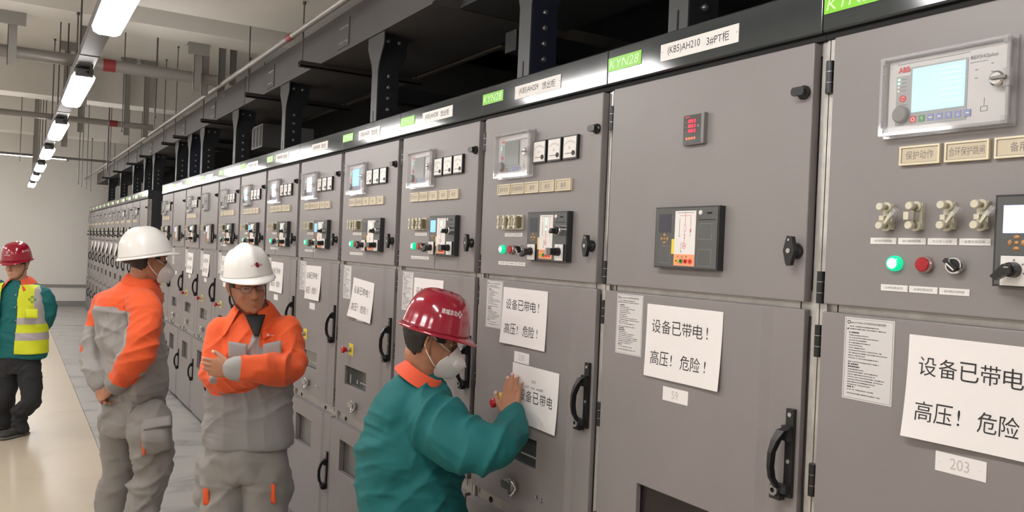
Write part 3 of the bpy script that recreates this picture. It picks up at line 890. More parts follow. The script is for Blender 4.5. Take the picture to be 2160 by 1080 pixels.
def paper_mesh(curl, lines, w=0.297, h=0.210, seed=1):
    """taped sheet with a bit of lift and its printed lettering on the same curved surface"""
    rnd = random.Random(seed); nx, nz = 22, 16
    ph = rnd.random() * 6

    def y(x, z):
        t = x / w; s = 1 - z / h
        lift = curl * (s ** 2) * (0.35 + 0.65 * abs(t - rnd_side) ** 1.3) + 0.0010 * math.sin(t * 7 + ph) * s + 0.0015
        return -max(0.0012, lift)
    rnd_side = 0.85 if seed % 2 else 0.15
    m = MB()
    vs = [(i * w / nx, y(i * w / nx, j * h / nz), j * h / nz) for j in range(nz + 1) for i in range(nx + 1)]
    fs = [(j * (nx + 1) + i, j * (nx + 1) + i + 1, (j + 1) * (nx + 1) + i + 1, (j + 1) * (nx + 1) + i) for j in range(nz) for i in range(nx)]
    m.add(vs, fs, 'paper', True)
    k = len(m.v)
    for t, x0, x1, z0, z1, mt in lines:
        m.text(t, x0, x1, z0, z1, 0, mt)
    for i in range(k, len(m.v)):
        p = m.v[i]; m.v[i] = (p[0], y(p[0], p[2]) - 0.0005, p[2])
    return m


def danger_lines():
    r = []
    for s, x0, z0 in (('设', .024, .128), ('备', .066, .128), ('已', .108, .128), ('带', .148, .128), ('电', .190, .128)):
        r.append((s, x0, x0 + 0.037, z0 + 0.001, z0 + 0.039, 'ink'))
    r.append(('!', 0.241, 0.246, 0.131, 0.164, 'ink'))
    for s, x0 in (('高', .024), ('压', .064), ('危', .148), ('险', .188)):
        r.append((s, x0, x0 + 0.036, 0.037, 0.077, 'ink'))
    r.append(('!', 0.110, 0.115, 0.041, 0.072, 'ink')); r.append(('!', 0.240, 0.245, 0.041, 0.072, 'ink'))
    return r


def paper(yl, a, z, label, lines, curl=0.012, w=0.297, h=0.210, tilt=0.0, seed=1, group='white warning sheets taped to the cabinet doors', y=0.0):
    o = paper_mesh(curl, lines, w, h, seed).obj('warning_sheet')
    o.location = (y, yl - a, z); o.rotation_euler = (0, tilt, -math.pi / 2)
    o.rotation_euler = Matrix.Rotation(-math.pi / 2, 3, 'Z').to_4x4().to_euler()
    if tilt:
        o.rotation_euler = (Matrix.Rotation(-math.pi / 2, 4, 'Z') @ Matrix.Rotation(tilt, 4, 'Y')).to_euler()
    return tag(o, label, 'paper sheet', group)


NEAR = [  # right to left in the photograph
    dict(id='210x', name=None, number='203', links=(True, False, True, True), relay='lit', rshift=0.020, rw=0.96, ammeters=False, shift=0.055, ux=0.418, uscreen='violet', win=(0.216, 0.506, 0.93, 1.085), push=False, lx=0.0, latch=False,
         label='grey switchgear cabinet nearest the camera, with a bright lit relay screen and green KYN28 badge'),
    dict(id='210', name=('(KB5)AH210', '3#PT柜'), number='59', relay=None, meter=True, ammeters=False, plates=0, block=False, lamps=False, knobs=False, ux=0.275, win=(0.216, 0.506, 0.90, 1.085), winmat='hole_black', wininner=False, push=False, latch=False,
         label='grey cabinet (KB5)AH210 with a small red digital meter and no knobs'),
    dict(id='209', name=('(KB5)AH209', '馈出柜'), number='238', relay='dim', lx=-0.004, label='grey cabinet (KB5)AH209 with the man in teal pressing a sheet on its door'),
    dict(id='208', name=('(KB5)AH208', '馈出柜'), number=' ', relay='dim', uscreen='blue', keytag=True, label='grey cabinet (KB5)AH208 directly behind the red helmet of the man in teal'),
    dict(id='207', name=('(KB5)AH207', '馈出柜'), number=' ', relay='blue', label='grey cabinet (KB5)AH207, fifth from the right, tilted sheet and red push button'),
    dict(id='206', name=('(KB5)AH206', '馈出柜'), number=' ', relay='violet', uscreen='blue', keytag=True, nobadge=True, label='grey cabinet (KB5)AH206, sixth from the right, right of the man with crossed arms'),
    dict(id='205', name=('(KB5)AH205', '馈出柜'), number=' ', relay='violet', keytag=True, badge='B', label='grey cabinet, seventh from the right, just right of the crossed-arm man\'s white helmet'),
    dict(id='204', name=('(KB5)AH204', '馈出柜'), number=' ', relay='lit', uscreen='blue', badge='B', label='grey cabinet, eighth from the right, above the white helmet of the man with crossed arms'),
    dict(id='203', name=None, number=' ', relay='dim', keytag=True, badge='B', full=False, label='grey cabinet, ninth from the right, left edge of the crossed-arm man hides its lower door'),
    dict(id='202', name=None, number=' ', relay='dim', ammeters=False, plates=0, knobs=False, lamps=False, uscreen='violet', badge='B', full=False, push=True, label='grey cabinet, tenth from the right, without round knobs on its control unit'),
    dict(id='201', name=None, number=' ', relay='dim', uscreen='violet', badge='B', full=False, lamps=False, push=True, label='grey cabinet, eleventh from the right, three slim meters beside its display'),
    dict(id='200', name=None, number=' ', relay=None, ammeters=False, plates=0, block=False, lamps=False, knobs=False, uscreen='violet', ux=0.30, badge='B', full=False, push=False, label='grey cabinet, twelfth from the right, with a plain upper door and one tall unit'),
    dict(id='199', name=None, number=' ', relay='dim', keytag=True, badge='B', full=False, end=True, label='grey cabinet at the far end of the near row, beside the gap'),
]
for i, s in enumerate(NEAR):
    cabinet(i * CW, s['label'], s)

PLW = ['nearest cabinet, above number 203', 'cabinet AH210 above the number label 59', 'cabinet AH209 above the number label 238', 'cabinet AH208 partly behind the red helmet',
       'cabinet AH207, hanging crooked', 'cabinet AH206, right of the crossed-arm man', 'seventh cabinet from the right, beside the white helmet', 'eighth cabinet from the right, behind the white helmet',
       'ninth cabinet from the right, left of the white helmet', 'tenth cabinet from the right', 'eleventh cabinet from the right', None, 'last cabinet of the near row, by the masked man']
PW = {0: (0.246, 1.407, 0.020, 0.0), 1: (0.232, 1.409, 0.012, 0.0), 2: (0.218, 1.411, 0.010, 0.0), 3: (0.222, 1.408, 0.010, 0.0), 4: (0.235, 1.372, 0.030, 0.06), 5: (0.215, 1.408, 0.014, -0.01),
      6: (0.222, 1.408, 0.012, 0.01), 7: (0.225, 1.408, 0.012, -0.01), 8: (0.228, 1.408, 0.014, 0.01), 9: (0.230, 1.404, 0.016, 0.0), 10: (0.235, 1.402, 0.016, 0.01), 12: (0.230, 1.405, 0.014, 0)}
for i, (a, z, cu, ti) in PW.items():
    paper(i * CW, a, z, 'white Chinese warning sheet on the ' + PLW[i], danger_lines(), cu, tilt=ti, seed=i + 1)
paper(2 * CW, 0.306, 1.137, 'white sheet held under the raised hand of the man in teal',
      [('设', .055, .092, .082, .122, 'ink'), ('备', .098, .136, .082, .122, 'ink'), ('已', .144, .180, .082, .122, 'ink'), ('带', .188, .226, .082, .122, 'ink'), ('电', .234, .268, .082, .122, 'ink'),
       ('备用', .130, .156, .152, .163, 'ink_grey'), ('出线（10A）AH08柜', .090, .205, .130, .140, 'ink_grey')], 0.010, seed=4)

# the far row beyond the gap
FAR0 = 10.83
ordn = ['first', 'second', 'third', 'fourth', 'fifth', 'sixth', 'seventh', 'eighth', 'ninth', 'tenth', 'eleventh', 'twelfth']
for i in range(12):
    s = dict(id='far', name=None, number=None, relay='dim' if i not in (0,) else None, ammeters=i in (1, 3), plates=0 if i == 0 else 5, badge='B', full=False, keytag=False, knobs=i != 0, ux=0.40, push=False,
             lamps=i > 1, block=i > 1, end=True, latch=False)
    c = cabinet(FAR0 + (i + 1) * CW, 'grey cabinet in the far row, %s one beyond the gap' % ordn[i], s, 'switchgear cabinets of the far row')
for i in range(3, 11):
    paper(FAR0 + (i + 1) * CW, 0.25, 1.405, 'small white sheet curling off the far row, on its %s cabinet' % ordn[i], [], 0.055, seed=i * 2, group='white sheets curling on the far row')

# ------------------------------------------------------------------ lamps, trunking, pipes, ducts
LX, LZ, LS = -1.235, 2.76, 2.63
WHERE = ['behind the camera', 'behind the camera by two steps', 'top edge, nearest the camera', 'second brightest from the top', 'third from the top', 'fourth from the top', 'fifth from the top', 'sixth from the top', 'lowest in the picture']
for i in range(-2, 7):
    y = 2.52 + i * LS
    lab = 'lit ceiling lamp on the trunking, ' + ('behind the camera' if i < 0 else WHERE[i + 2])
    t = thing('ceiling_lamp', lab, 'ceiling lamp', (LX, y, LZ), 0, 'ceiling lamps along the aisle')
    MB().box(-0.055, 0.055, -0.60, 0.60, 0.0105, 0.024, 'lamp_body').box(-0.05, 0.05, -0.66, -0.60, -0.02, 0.03, 'lamp_body').box(-0.05, 0.05, 0.60, 0.66, -0.02, 0.03, 'lamp_body') \
        .box(-0.03, 0.03, -0.50, -0.40, 0.018, 0.045, 'lamp_body').box(-0.03, 0.03, 0.40, 0.50, 0.018, 0.045, 'lamp_body').obj('housing', t, bevel=0.004)
    MB().prism([(-0.050, 0.010), (-0.065, -0.010), (-0.058, -0.034), (-0.036, -0.046), (0.036, -0.046), (0.058, -0.034), (0.065, -0.010), (0.050, 0.010)], 1, -0.598, 0.598, 'lamp_lit').obj('diffuser', t)
    MB().tube([(0.0, -0.62, 0.03), (0.03, -0.68, 0.00), (0.035, -0.74, 0.05), (0.01, -0.80, 0.065)], 0.009, 'black_plastic', 8).obj('cable', t)
# unseen second lamp row on the left, added to light the room
for i in range(-2, 7):
    y = 2.52 + i * LS
    t = thing('ceiling_lamp', 'added fill lamp of the unseen left row', 'ceiling lamp', (-3.9, y, LZ), 0, 'added fill lamps out of view on the left')
    MB().box(-0.055, 0.055, -0.60, 0.60, 0.0105, 0.024, 'lamp_body').obj('housing', t)
    MB().prism([(-0.050, 0.010), (-0.065, -0.010), (-0.058, -0.034), (-0.036, -0.046), (0.036, -0.046), (0.058, -0.034), (0.065, -0.010), (0.050, 0.010)], 1, -0.598, 0.598, 'lamp_lit').obj('diffuser', t)
m = MB().box(-0.05, 0.05, Y_B + 0.02, 18.6, 2.805, 2.812, 'trunking')
m.box(-0.05, -0.046, Y_B + 0.02, 18.6, 2.812, 2.86, 'trunking').box(0.046, 0.05, Y_B + 0.02, 18.6, 2.812, 2.86, 'trunking')
k = Y_B + 0.4
while k < 18.5:
    m.frame(-0.053, 0.053, 2.801, 2.864, 0.003, k, k + 0.018, 'lamp_body'); k += 1.32
t = m.obj('cable_trunking', loc=(LX, 0, 0)); tag(t, 'grey metal trunking running above the aisle lamps', 'cable trunking')
m = MB().box(-0.05, 0.05, Y_B + 0.02, 18.6, 2.805, 2.86, 'trunking')
tag(m.obj('cable_trunking', loc=(-3.9, 0, 0)), 'grey metal trunking of the added lamp row, out of view on the left', 'cable trunking')


def rod(x, y, z0, z1, lab, r=0.005, grp='threaded hanger rods'):
    o = MB().cyl((0, 0, 0), (0, 0, z1 - z0), r, r, 'rod', 8).cyl((0, 0, 0.004), (0, 0, 0.014), r * 2, r * 2, 'rod', 6).cyl((0, 0, z1 - z0 - 0.02), (0, 0, z1 - z0), r * 2.2, r * 2.2, 'rod', 6).obj('hanger_rod', loc=(x, y, z0))
    return tag(o, lab, 'hanger rod', grp)


def under(x, y):
    if 1.54 < y < 4.82 and x > -1.14: return 3.32
    for yb, wd in ((-3.0, .35), (1.2, .35), (5.6, .4), (9.95, .4), (14.3, .4), (18.6, .35)):
        if yb - 0.02 < y < yb + wd + 0.02: return 3.40
    return Z_C


for y in (0.6, 2.2, 3.35, 5.0, 6.5, 8.0, 9.3, 11.3, 12.6, 14.0, 15.6, 17.2, 18.4):
    rod(LX, y, 2.815, under(LX, y), 'thin threaded rod holding the lamp trunking', 0.006, 'rods holding the lamp trunking')

# bus duct over the cabinets
DX = 0.10
segs = [(-3.2, 2.28, 0.24, 'near dark length of bus duct above the right-hand cabinets'), (2.30, 6.00, DX, 'long grey length of bus duct crossing above the middle cabinets'), (6.02, 10.2, DX, 'grey length of bus duct above the far end of the near row'),
        (10.22, 14.6, DX, 'grey length of bus duct above the gap between the rows'), (14.62, 19.9, DX, 'farthest length of bus duct near the end wall')]
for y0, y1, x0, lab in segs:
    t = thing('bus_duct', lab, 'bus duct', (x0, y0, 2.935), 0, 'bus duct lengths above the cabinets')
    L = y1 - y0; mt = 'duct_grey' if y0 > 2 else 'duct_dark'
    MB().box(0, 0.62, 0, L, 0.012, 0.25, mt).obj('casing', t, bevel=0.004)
    MB().box(-0.008, 0.628, 0, L, 0, 0.012, mt).obj('bottom_flange', t)
    yy = 1.15
    while yy < L - 0.2 and y0 > 2:
        m = MB().box(-0.006, 0, yy, yy + 0.20, 0.03, 0.20, mt)
        for r_ in range(2):
            for c_ in range(5): m.sphere((-0.008, yy + 0.02 + c_ * 0.03, 0.06 + r_ * 0.09), (0.005, 0.006, 0.006), 'steel', 8, 5)
        m.obj('joint_plate', t); yy += 1.62
    m = MB().box(-0.004, 0, L - 0.012, L, 0.012, 0.25, mt); m.sphere((-0.006, L - 0.05, 0.05), (0.004, 0.006, 0.006), 'steel', 8, 5); m.sphere((-0.006, L - 0.05, 0.2), (0.004, 0.006, 0.006), 'steel', 8, 5); m.obj('end_flange', t)
for y, w_ in ((3.95, 'above the sixth cabinet from the right'), (5.35, 'above the seventh cabinet from the right'), (7.1, 'above the ninth cabinet from the right'), (8.68, 'above the eleventh cabinet from the right'), (9.5, 'above the last near cabinet'), (11.5, 'above the first far cabinet'), (13.0, 'above the third far cabinet'), (15.0, 'above the sixth far cabinet'), (17.0, 'above the eighth far cabinet'), (0.2, 'above the nearest cabinets')):
    t = MB().box(-0.05 if y > 1 else 0.02, 0.94 if y < 1 else 0.82, -0.022, 0.022, 0, 0.008, 'strut_dark').box(-0.05 if y > 1 else 0.02, 0.94 if y < 1 else 0.82, -0.022, -0.018, 0, 0.035, 'strut_dark').box(-0.05 if y > 1 else 0.02, 0.94 if y < 1 else 0.82, 0.018, 0.022, 0, 0.035, 'strut_dark').obj('support_strut', loc=(0, y, 2.898))
    tag(t, 'dark channel strut under the bus duct, ' + w_, 'support strut', 'struts under the bus duct')
    rod(-0.03 if y > 1 else 0.04, y, 2.90, under(0, y), 'thin rod hanging the strut ' + w_, 0.005, 'rods holding the bus duct struts'); xr = 0.78 if y > 1 else 0.90; rod(xr, y, 2.90, under(xr, y), 'rear thin rod hanging the strut ' + w_, 0.005, 'rods holding the bus duct struts')


def bracket(y, web, lab, x=0.10, n=0):
    t = thing('bus_bracket', lab, 'support bracket', (x, y, 2.4095), 0, 'flared brackets between cabinets and bus duct')
    # front flange: narrow stem that flares towards the top
    W0, W1 = 0.042, 0.115
    MB().prism([(-W0, 0.0), (W0, 0.0), (W0, 0.32), (W0 + 0.015, 0.37), (W1, 0.46), (W1, 0.523), (-W1, 0.523), (-W1, 0.46), (-W0 - 0.015, 0.37), (-W0, 0.32)], 0, 0.0, 0.006, 'bracket_face').box(-0.0015, 0.0, -0.003, 0.003, 0.03, 0.10, 'black_gap').obj('front_flange', t)
    # web seen from the aisle side, flaring backwards
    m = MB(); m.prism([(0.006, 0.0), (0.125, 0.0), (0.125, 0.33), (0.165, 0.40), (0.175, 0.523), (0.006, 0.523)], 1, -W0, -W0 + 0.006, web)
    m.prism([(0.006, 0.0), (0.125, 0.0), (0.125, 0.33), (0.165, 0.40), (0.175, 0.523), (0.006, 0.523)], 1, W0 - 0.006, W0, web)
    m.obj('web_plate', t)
    for k in range(4):
        o = part('bolt', 's', lambda q: q.lathe((0, 0, 0), (0, -1, 0), [(0.011, 0), (0.011, 0.004), (0.007, 0.004), (0.006, 0.012), (0, 0.012)], 'bolt', 10), t, (0.066, -W0, 0.11 + k * 0.062))
    for k in range(2):
        part('bolt', 's', None, t, (0.055 + k * 0.065, -W0, 0.49))


BR = [(0.60, 'bracket_web', 'dark bracket standing on cabinet AH210, foot with a slot'), (1.47, 'bracket_web_blue', 'blue-black bracket with four bolts standing on cabinet AH209'), (3.02, 'bracket_web', 'flared grey bracket with four bolts above cabinet AH207'),
      (4.78, 'bracket_web', 'flared bracket above the cabinet right of the white-helmeted man'), (6.32, 'bracket_web', 'flared bracket above the ninth cabinet from the right, beside the vents'), (7.80, 'bracket_web', 'flared bracket above the tenth cabinet from the right'),
      (8.50, 'bracket_web_blue', 'blue-black flared bracket above the eleventh cabinet from the right'), (9.33, 'bracket_web', 'flared bracket above the twelfth cabinet from the right'), (11.2, 'bracket_web', 'flared bracket above the first cabinet of the far row'), (12.1, 'bracket_web', 'flared bracket above the second cabinet of the far row'),
      (13.4, 'bracket_web', 'flared bracket above the third cabinet of the far row'), (15.2, 'bracket_web', 'flared bracket above the fifth cabinet of the far row'), (17.3, 'bracket_web', 'flared bracket above the eighth cabinet of the far row')]
for y, wb, lab in BR:
    bracket(y, wb, lab)

# cross beams, vent box and added dark masses behind the brackets
t = MB().box(0.62, 1.45, -3.0, 9.4, 2.403, 2.66, 'bracket_web').obj('dark_filler'); tag(t, 'low black box added for the dark behind the near brackets', 'dark filler')  # added black mass for the darkness behind the brackets
t = MB().box(0.62, 1.45, 10.9, 20.2, 2.403, 2.60, 'bracket_web').obj('dark_filler'); tag(t, 'low black box added for the dark above the far cabinets', 'dark filler')
for y, w_ in ((2.05, 'behind the AH208 cabinet'), (3.75, 'behind the AH206 cabinet'), (7.3, 'behind the tenth cabinet')):
    t = MB().box(0.42, 2.3, 0, 0.10, 0, 0.10, 'bracket_web').obj('cross_beam', loc=(0, y, 2.72)); tag(t, 'black steel cross beam between the brackets, ' + w_, 'steel beam', 'black cross beams above the cabinets')
t = thing('vent_box', 'grey box with slotted vents behind the bracket above the ninth cabinet', 'vent box', (0.42, 6.60, 2.663)); MB().box(0, 0.5, 0, 0.40, 0, 0.225, 'louver_grey').obj('casing', t)
for c_ in range(3):
    m = MB()
    for r_ in range(14): m.box(-0.003, 0.001, 0.03 + c_ * 0.12, 0.10 + c_ * 0.12, 0.02 + r_ * 0.0135, 0.027 + r_ * 0.0135, 'black_gap')
    m.obj('vent_slots', t)
for y0, y1, w_ in ((-3.0, 2.55, 'above the right-hand cabinets'), (3.75, 9.6, 'above the middle cabinets'), (10.4, 20.0, 'above the far row')):  # solid trays added to hide the ceiling, gap left for one bright patch
    t = thing('baffle_tray', 'added dark tray hiding the bright ceiling behind the bus duct, ' + w_, 'dark baffle', (0.95, y0, 3.05), 0, 'added dark trays hiding the ceiling behind the bus duct')
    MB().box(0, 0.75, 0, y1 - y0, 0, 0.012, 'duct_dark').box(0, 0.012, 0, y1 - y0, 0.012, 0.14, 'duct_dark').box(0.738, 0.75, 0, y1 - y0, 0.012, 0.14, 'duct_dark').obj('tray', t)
    MB().box(-0.006, 0.756, 0, y1 - y0, 0.14, 0.15, 'duct_dark').obj('lid', t)
    for q in (0.8, (y1 - y0) / 2, y1 - y0 - 0.8):
        for xx in (0.03, 0.72):
            MB().cyl((xx, q, 0.15), (xx, q, under(0.95 + xx, y0 + q) - 3.05), 0.005, 0.005, 'rod', 8).obj('suspension_rod', t)
t = MB().box(1.95, 2.9, -3.0, 8.0, 2.7, 3.25, 'duct_dark').obj('dark_backing'); tag(t, 'dark box added for the dark space behind the right-hand cabinets', 'dark backing')  # added dark mass where there is only dark space

# pipes
def pipe(p0, p1, r, mt, lab, bands=(), name='sprinkler_pipe', cat='pipe', heads=()):
    p0, p1 = Vector(p0), Vector(p1); d = (p1 - p0).normalized()
    t = thing(name, lab, cat, p0); q = p1 - p0
    MB().cyl((0, 0, 0), q, r, r, mt, 18).obj('tube', t)
    for b in bands:
        MB().cyl(d * (b - 0.045), d * (b + 0.045), r + 0.003, r + 0.003, 'pipe_band', 18).obj('red_band', t, )['label'] = 'dark red band'
    for b in heads:
        MB().cyl(d * b, d * b + Vector((0, 0, -0.05)), 0.012, 0.008, mt, 10).lathe(d * b + Vector((0, 0, -0.05)), (0, 0, -1), [(0.016, 0), (0.016, 0.004), (0, 0.004)], mt, 10).obj('sprinkler_head', t)
    return t


pipe((-0.085, 1.5, 3.10), (-0.085, 20.9, 3.10), 0.020, 'pipe_grey', 'thin grey sprinkler pipe running lengthwise beside the bus duct', bands=(2.55,))
pipe((-5.19, 6.08, 3.13), (-0.12, 6.08, 3.13), 0.048, 'pipe_grey', 'thick grey pipe crossing the ceiling with a red band, nearest of the cross pipes', bands=(4.23,))
pipe((-5.19, 9.72, 3.12), (-0.12, 9.72, 3.12), 0.036, 'pipe_grey', 'grey pipe crossing the ceiling, second of the cross pipes', bands=(4.62,))
pipe((-5.19, 14.6, 3.05), (-0.12, 14.6, 3.05), 0.02, 'pipe_dark', 'thin dark sprinkler pipe crossing the ceiling near the far row', heads=(4.4, 3.4))
pipe((0.86, 2.9, 2.99), (0.86, 9.5, 2.99), 0.022, 'pipe_grey', 'thin grey pipe behind the brackets above the right-hand cabinets')
# strip and bracket hangers under the ceiling
for x, y, z0, lab in ((-1.63, 5.95, 3.0, 'T-shaped pipe hanger at the upper left corner'), (-1.13, 6.25, 2.8, 'long flat hanger between the first two lamps'), (-0.30, 6.0, 3.0, 'hooked flat hanger holding the thick cross pipe'), (-0.18, 6.3, 3.02, 'flat hanger right of the hooked one'), (-0.02, 6.4, 3.05, 'flat hanger just behind the end of the thick pipe'), (0.12, 6.6, 3.2, 'short hanger above the bus duct'),
                      (-0.92, 9.8, 2.98, 'flat hanger right of the second lamp'), (-0.42, 9.8, 3.0, 'flat hanger at the second cross pipe, left one'), (-0.2, 9.8, 3.0, 'flat hanger at the second cross pipe, right one'), (-1.1, 9.4, 2.75, 'long flat hanger behind the second lamp'), (-1.32, 12.2, 2.75, 'flat hanger near the third lamp')):
    zt = under(x, y)
    t = MB().box(-0.03, 0.03, -0.02, -0.016, 0, zt - z0 - 0.01, 'hanger').box(-0.03, -0.026, -0.02, 0.02, 0, zt - z0 - 0.01, 'hanger').box(-0.085, 0.085, -0.05, 0.05, zt - z0 - 0.012, zt - z0, 'hanger').box(-0.085, 0.085, -0.052, -0.046, zt - z0 - 0.10, zt - z0, 'hanger').obj('pipe_hanger', loc=(x, y, z0))
    tag(t, lab, 'pipe hanger', 'flat steel pipe hangers')
for x, y, z0, lab in ((-1.22, 5.6, 2.95, 'lone thin rod left of the second lamp'), (-0.45, 7.2, 2.9, 'thin rod below the thick cross pipe'), (-0.36, 7.9, 2.9, 'thin rod left of the lengthwise pipe'), (-0.62, 8.3, 2.86, 'thin rod in the middle of the ceiling view'), (-0.55, 10.5, 2.6, 'thin rod beyond the second cross pipe, left'), (-0.50, 11.0, 2.6, 'thin rod beyond the second cross pipe, middle'), (-0.42, 11.6, 2.6, 'thin rod beyond the second cross pipe, right'),
                      (-0.75, 12.5, 2.5, 'thin rod left of the far duct'), (-0.66, 13.2, 2.5, 'thin rod above the far row, second'), (-0.55, 13.8, 2.5, 'thin rod above the far row, third'), (-0.45, 14.3, 2.5, 'thin rod above the far row, fourth'), (-1.5, 13.5, 2.85, 'thin rod at the left near the far wall')):
    rod(x, y, z0, under(x, y), lab, 0.0055, 'loose threaded rods under the ceiling')
for x, y, lab in ((-1.42, 8.0, 'small round smoke detector left of the second lamp'), (-1.62, 12.8, 'small smoke detector farther back on the left')):
    t = MB().lathe((0, 0, 0), (0, 0, -1), [(0.055, 0), (0.052, 0.03), (0.03, 0.045), (0, 0.045)], 'white_plate', 20).obj('smoke_detector', loc=(x, y, under(x, y))); tag(t, lab, 'smoke detector')
for x0, x1, w_ in ((-2.1, -0.55, 'right one'), (-3.9, -2.3, 'left one')):
    t = thing('strip_lamp', 'pale lit strip lamp mounted crosswise just before the far wall, ' + w_, 'strip lamp', ((x0 + x1) / 2, 19.6, 3.42), 0, 'crosswise strip lamps before the far wall'); h = (x1 - x0) / 2
    MB().box(-h, h, -0.05, 0.05, 0.03, 0.06, 'lamp_body').obj('housing', t); MB().box(-h + 0.02, h - 0.02, -0.045, 0.045, 0, 0.03, 'lamp_soft').obj('diffuser', t)
    for q in (-h + 0.2, h - 0.2): MB().cyl((q, 0, 0.06), (q, 0, Z_C - 3.42), 0.005, 0.005, 'rod', 8).obj('suspension_rod', t)

# ------------------------------------------------------------------ people
mat('skin', (0.56, 0.30, 0.20), 0.5, spec=0.35, sss=0.15, nscale=40, namt=0.06)
mat('skin_tan_shade', (0.40, 0.185, 0.108), 0.5, spec=0.35, sss=0.12, nscale=40, namt=0.06)  # tan tone darkened further to carry shade on the faces
mat('lip', (0.36, 0.13, 0.10), 0.5)
mat('nail', (0.70, 0.45, 0.38), 0.3)
mat('hair', (0.012, 0.010, 0.009), 0.55, bump=0.5, bscale=300)
mat('eye_white', (0.7, 0.68, 0.65), 0.2)
mat('eye_dark', (0.015, 0.010, 0.008), 0.1)
mat('teal', (0.003, 0.135, 0.140), 0.75, sheen=0.0, bump=0.35, bscale=500)
mat('teal_dark', (0.003, 0.085, 0.090), 0.75, sheen=0.0, bump=0.3, bscale=500)
mat('orange', (0.80, 0.105, 0.022), 0.75, sheen=0.0, bump=0.35, bscale=500)
mat('orange_collar', (0.85, 0.105, 0.040), 0.7, sheen=0.1)
mat('work_grey', (0.270, 0.258, 0.256), 0.8, sheen=0.1, bump=0.35, bscale=500)
mat('work_grey_light', (0.33, 0.312, 0.300), 0.8, sheen=0.1, bump=0.35, bscale=500)
mat('trouser_grey', (0.262, 0.244, 0.232), 0.8, sheen=0.1, bump=0.35, bscale=500)
mat('jeans', (0.018, 0.019, 0.022), 0.8, bump=0.3, bscale=500)
mat('vest_yellow', (0.72, 0.78, 0.02), 0.6, emit=None)
mat('reflective', (0.46, 0.42, 0.43), 0.35, metal=0.2)
mat('vest_green', (0.02, 0.14, 0.04), 0.6)
mat('helmet_red', (0.33, 0.003, 0.024), 0.16, spec=0.6, coat=0.6)
mat('helmet_white', (0.80, 0.775, 0.74), 0.28, spec=0.5, coat=0.2)
mat('helmet_mark', (0.80, 0.72, 0.72), 0.4)
mat('mark_maroon', (0.20, 0.015, 0.05), 0.4)
mat('mark_pink', (0.55, 0.35, 0.38), 0.4)
mat('mask_white', (0.80, 0.77, 0.74), 0.8, sheen=0.1)
mat('strap', (0.85, 0.80, 0.75), 0.7)
mat('undershirt', (0.015, 0.015, 0.017), 0.8)
mat('shoe_dark', (0.03, 0.028, 0.028), 0.6)
mat('shoe_grey', (0.13, 0.12, 0.11), 0.7)
mat('lens', (0.9, 0.92, 0.95), 0.03, spec=0.7, alpha=0.12)
mat('frame_dark', (0.03, 0.028, 0.028), 0.3)
mat('chin_strap', (0.05, 0.045, 0.04), 0.7)


def V(*a): return Vector(a)


def catmull(P, k):
    """smooth rows of numbers (each row: centre + two axes flattened)"""
    P = np.array(P, float); out = []
    n = len(P)
    for i in range(n - 1):
        p0 = P[max(i - 1, 0)]; p1 = P[i]; p2 = P[i + 1]; p3 = P[min(i + 2, n - 1)]
        for j in range(k):
            t = j / k
            out.append(0.5 * ((2 * p1) + (-p0 + p2) * t + (2 * p0 - 5 * p1 + 4 * p2 - p3) * t * t + (-p0 + 3 * p1 - 3 * p2 + p3) * t ** 3))
    out.append(P[-1])
    return np.array(out)


def loft(m, rings, mt, n=28, k=4, ex=2.0, cap=True):
    """rings: (centre, half-width vector, half-depth vector[, exponent])"""
    R = catmull([list(c) + list(a) + list(b) for c, a, b in rings], k)
    vs = []; e = 2.0 / ex
    for r in R:
        c, a, b = r[:3], r[3:6], r[6:9]
        for j in range(n):
            t = 2 * math.pi * j / n; ct, st = math.cos(t), math.sin(t)
            x = math.copysign(abs(ct) ** e, ct); y = math.copysign(abs(st) ** e, st)
            vs.append(c + a * x + b * y)
    fs = []
    for i in range(len(R) - 1):
        for j in range(n):
            fs.append((i * n + j, i * n + (j + 1) % n, (i + 1) * n + (j + 1) % n, (i + 1) * n + j))
    if cap:
        fs.append(tuple(reversed(range(n)))); fs.append(tuple(range((len(R) - 1) * n, len(R) * n)))
    m.add([tuple(v) for v in vs], fs, mt, True)
    return m


def limb(m, pts, rs, mt, n=22, k=5, flat=1.0, side=None):
    """tapering tube through joints; rs radii; optional flattening along side"""
    P = catmull([list(p) + [r] for p, r in zip(pts, rs)], k)
    vs = []; a = None
    L = len(P)
    for i in range(L):
        t = Vector(P[min(i + 1, L - 1)][:3]) - Vector(P[max(i - 1, 0)][:3]); t.normalize()
        if a is None: a = (side - t * side.dot(t)).normalized() if side is not None else t.orthogonal().normalized()
        a = (a - t * a.dot(t)).normalized(); b = t.cross(a)
        for j in range(n):
            th = 2 * math.pi * j / n; vs.append(Vector(P[i][:3]) + (a * math.cos(th) * flat + b * math.sin(th)) * P[i][3])
    fs = []
    for i in range(L - 1):
        for j in range(n): fs.append((i * n + j, i * n + (j + 1) % n, (i + 1) * n + (j + 1) % n, (i + 1) * n + j))
    fs.append(tuple(reversed(range(n)))); fs.append(tuple(range((L - 1) * n, L * n)))
    m.add(vs, fs, mt, True)
    # rounded ends
    m.sphere(pts[0], P[0][3] * 0.98, mt, 16, 10); m.sphere(pts[-1], P[-1][3] * 0.98, mt, 16, 10)
    return m


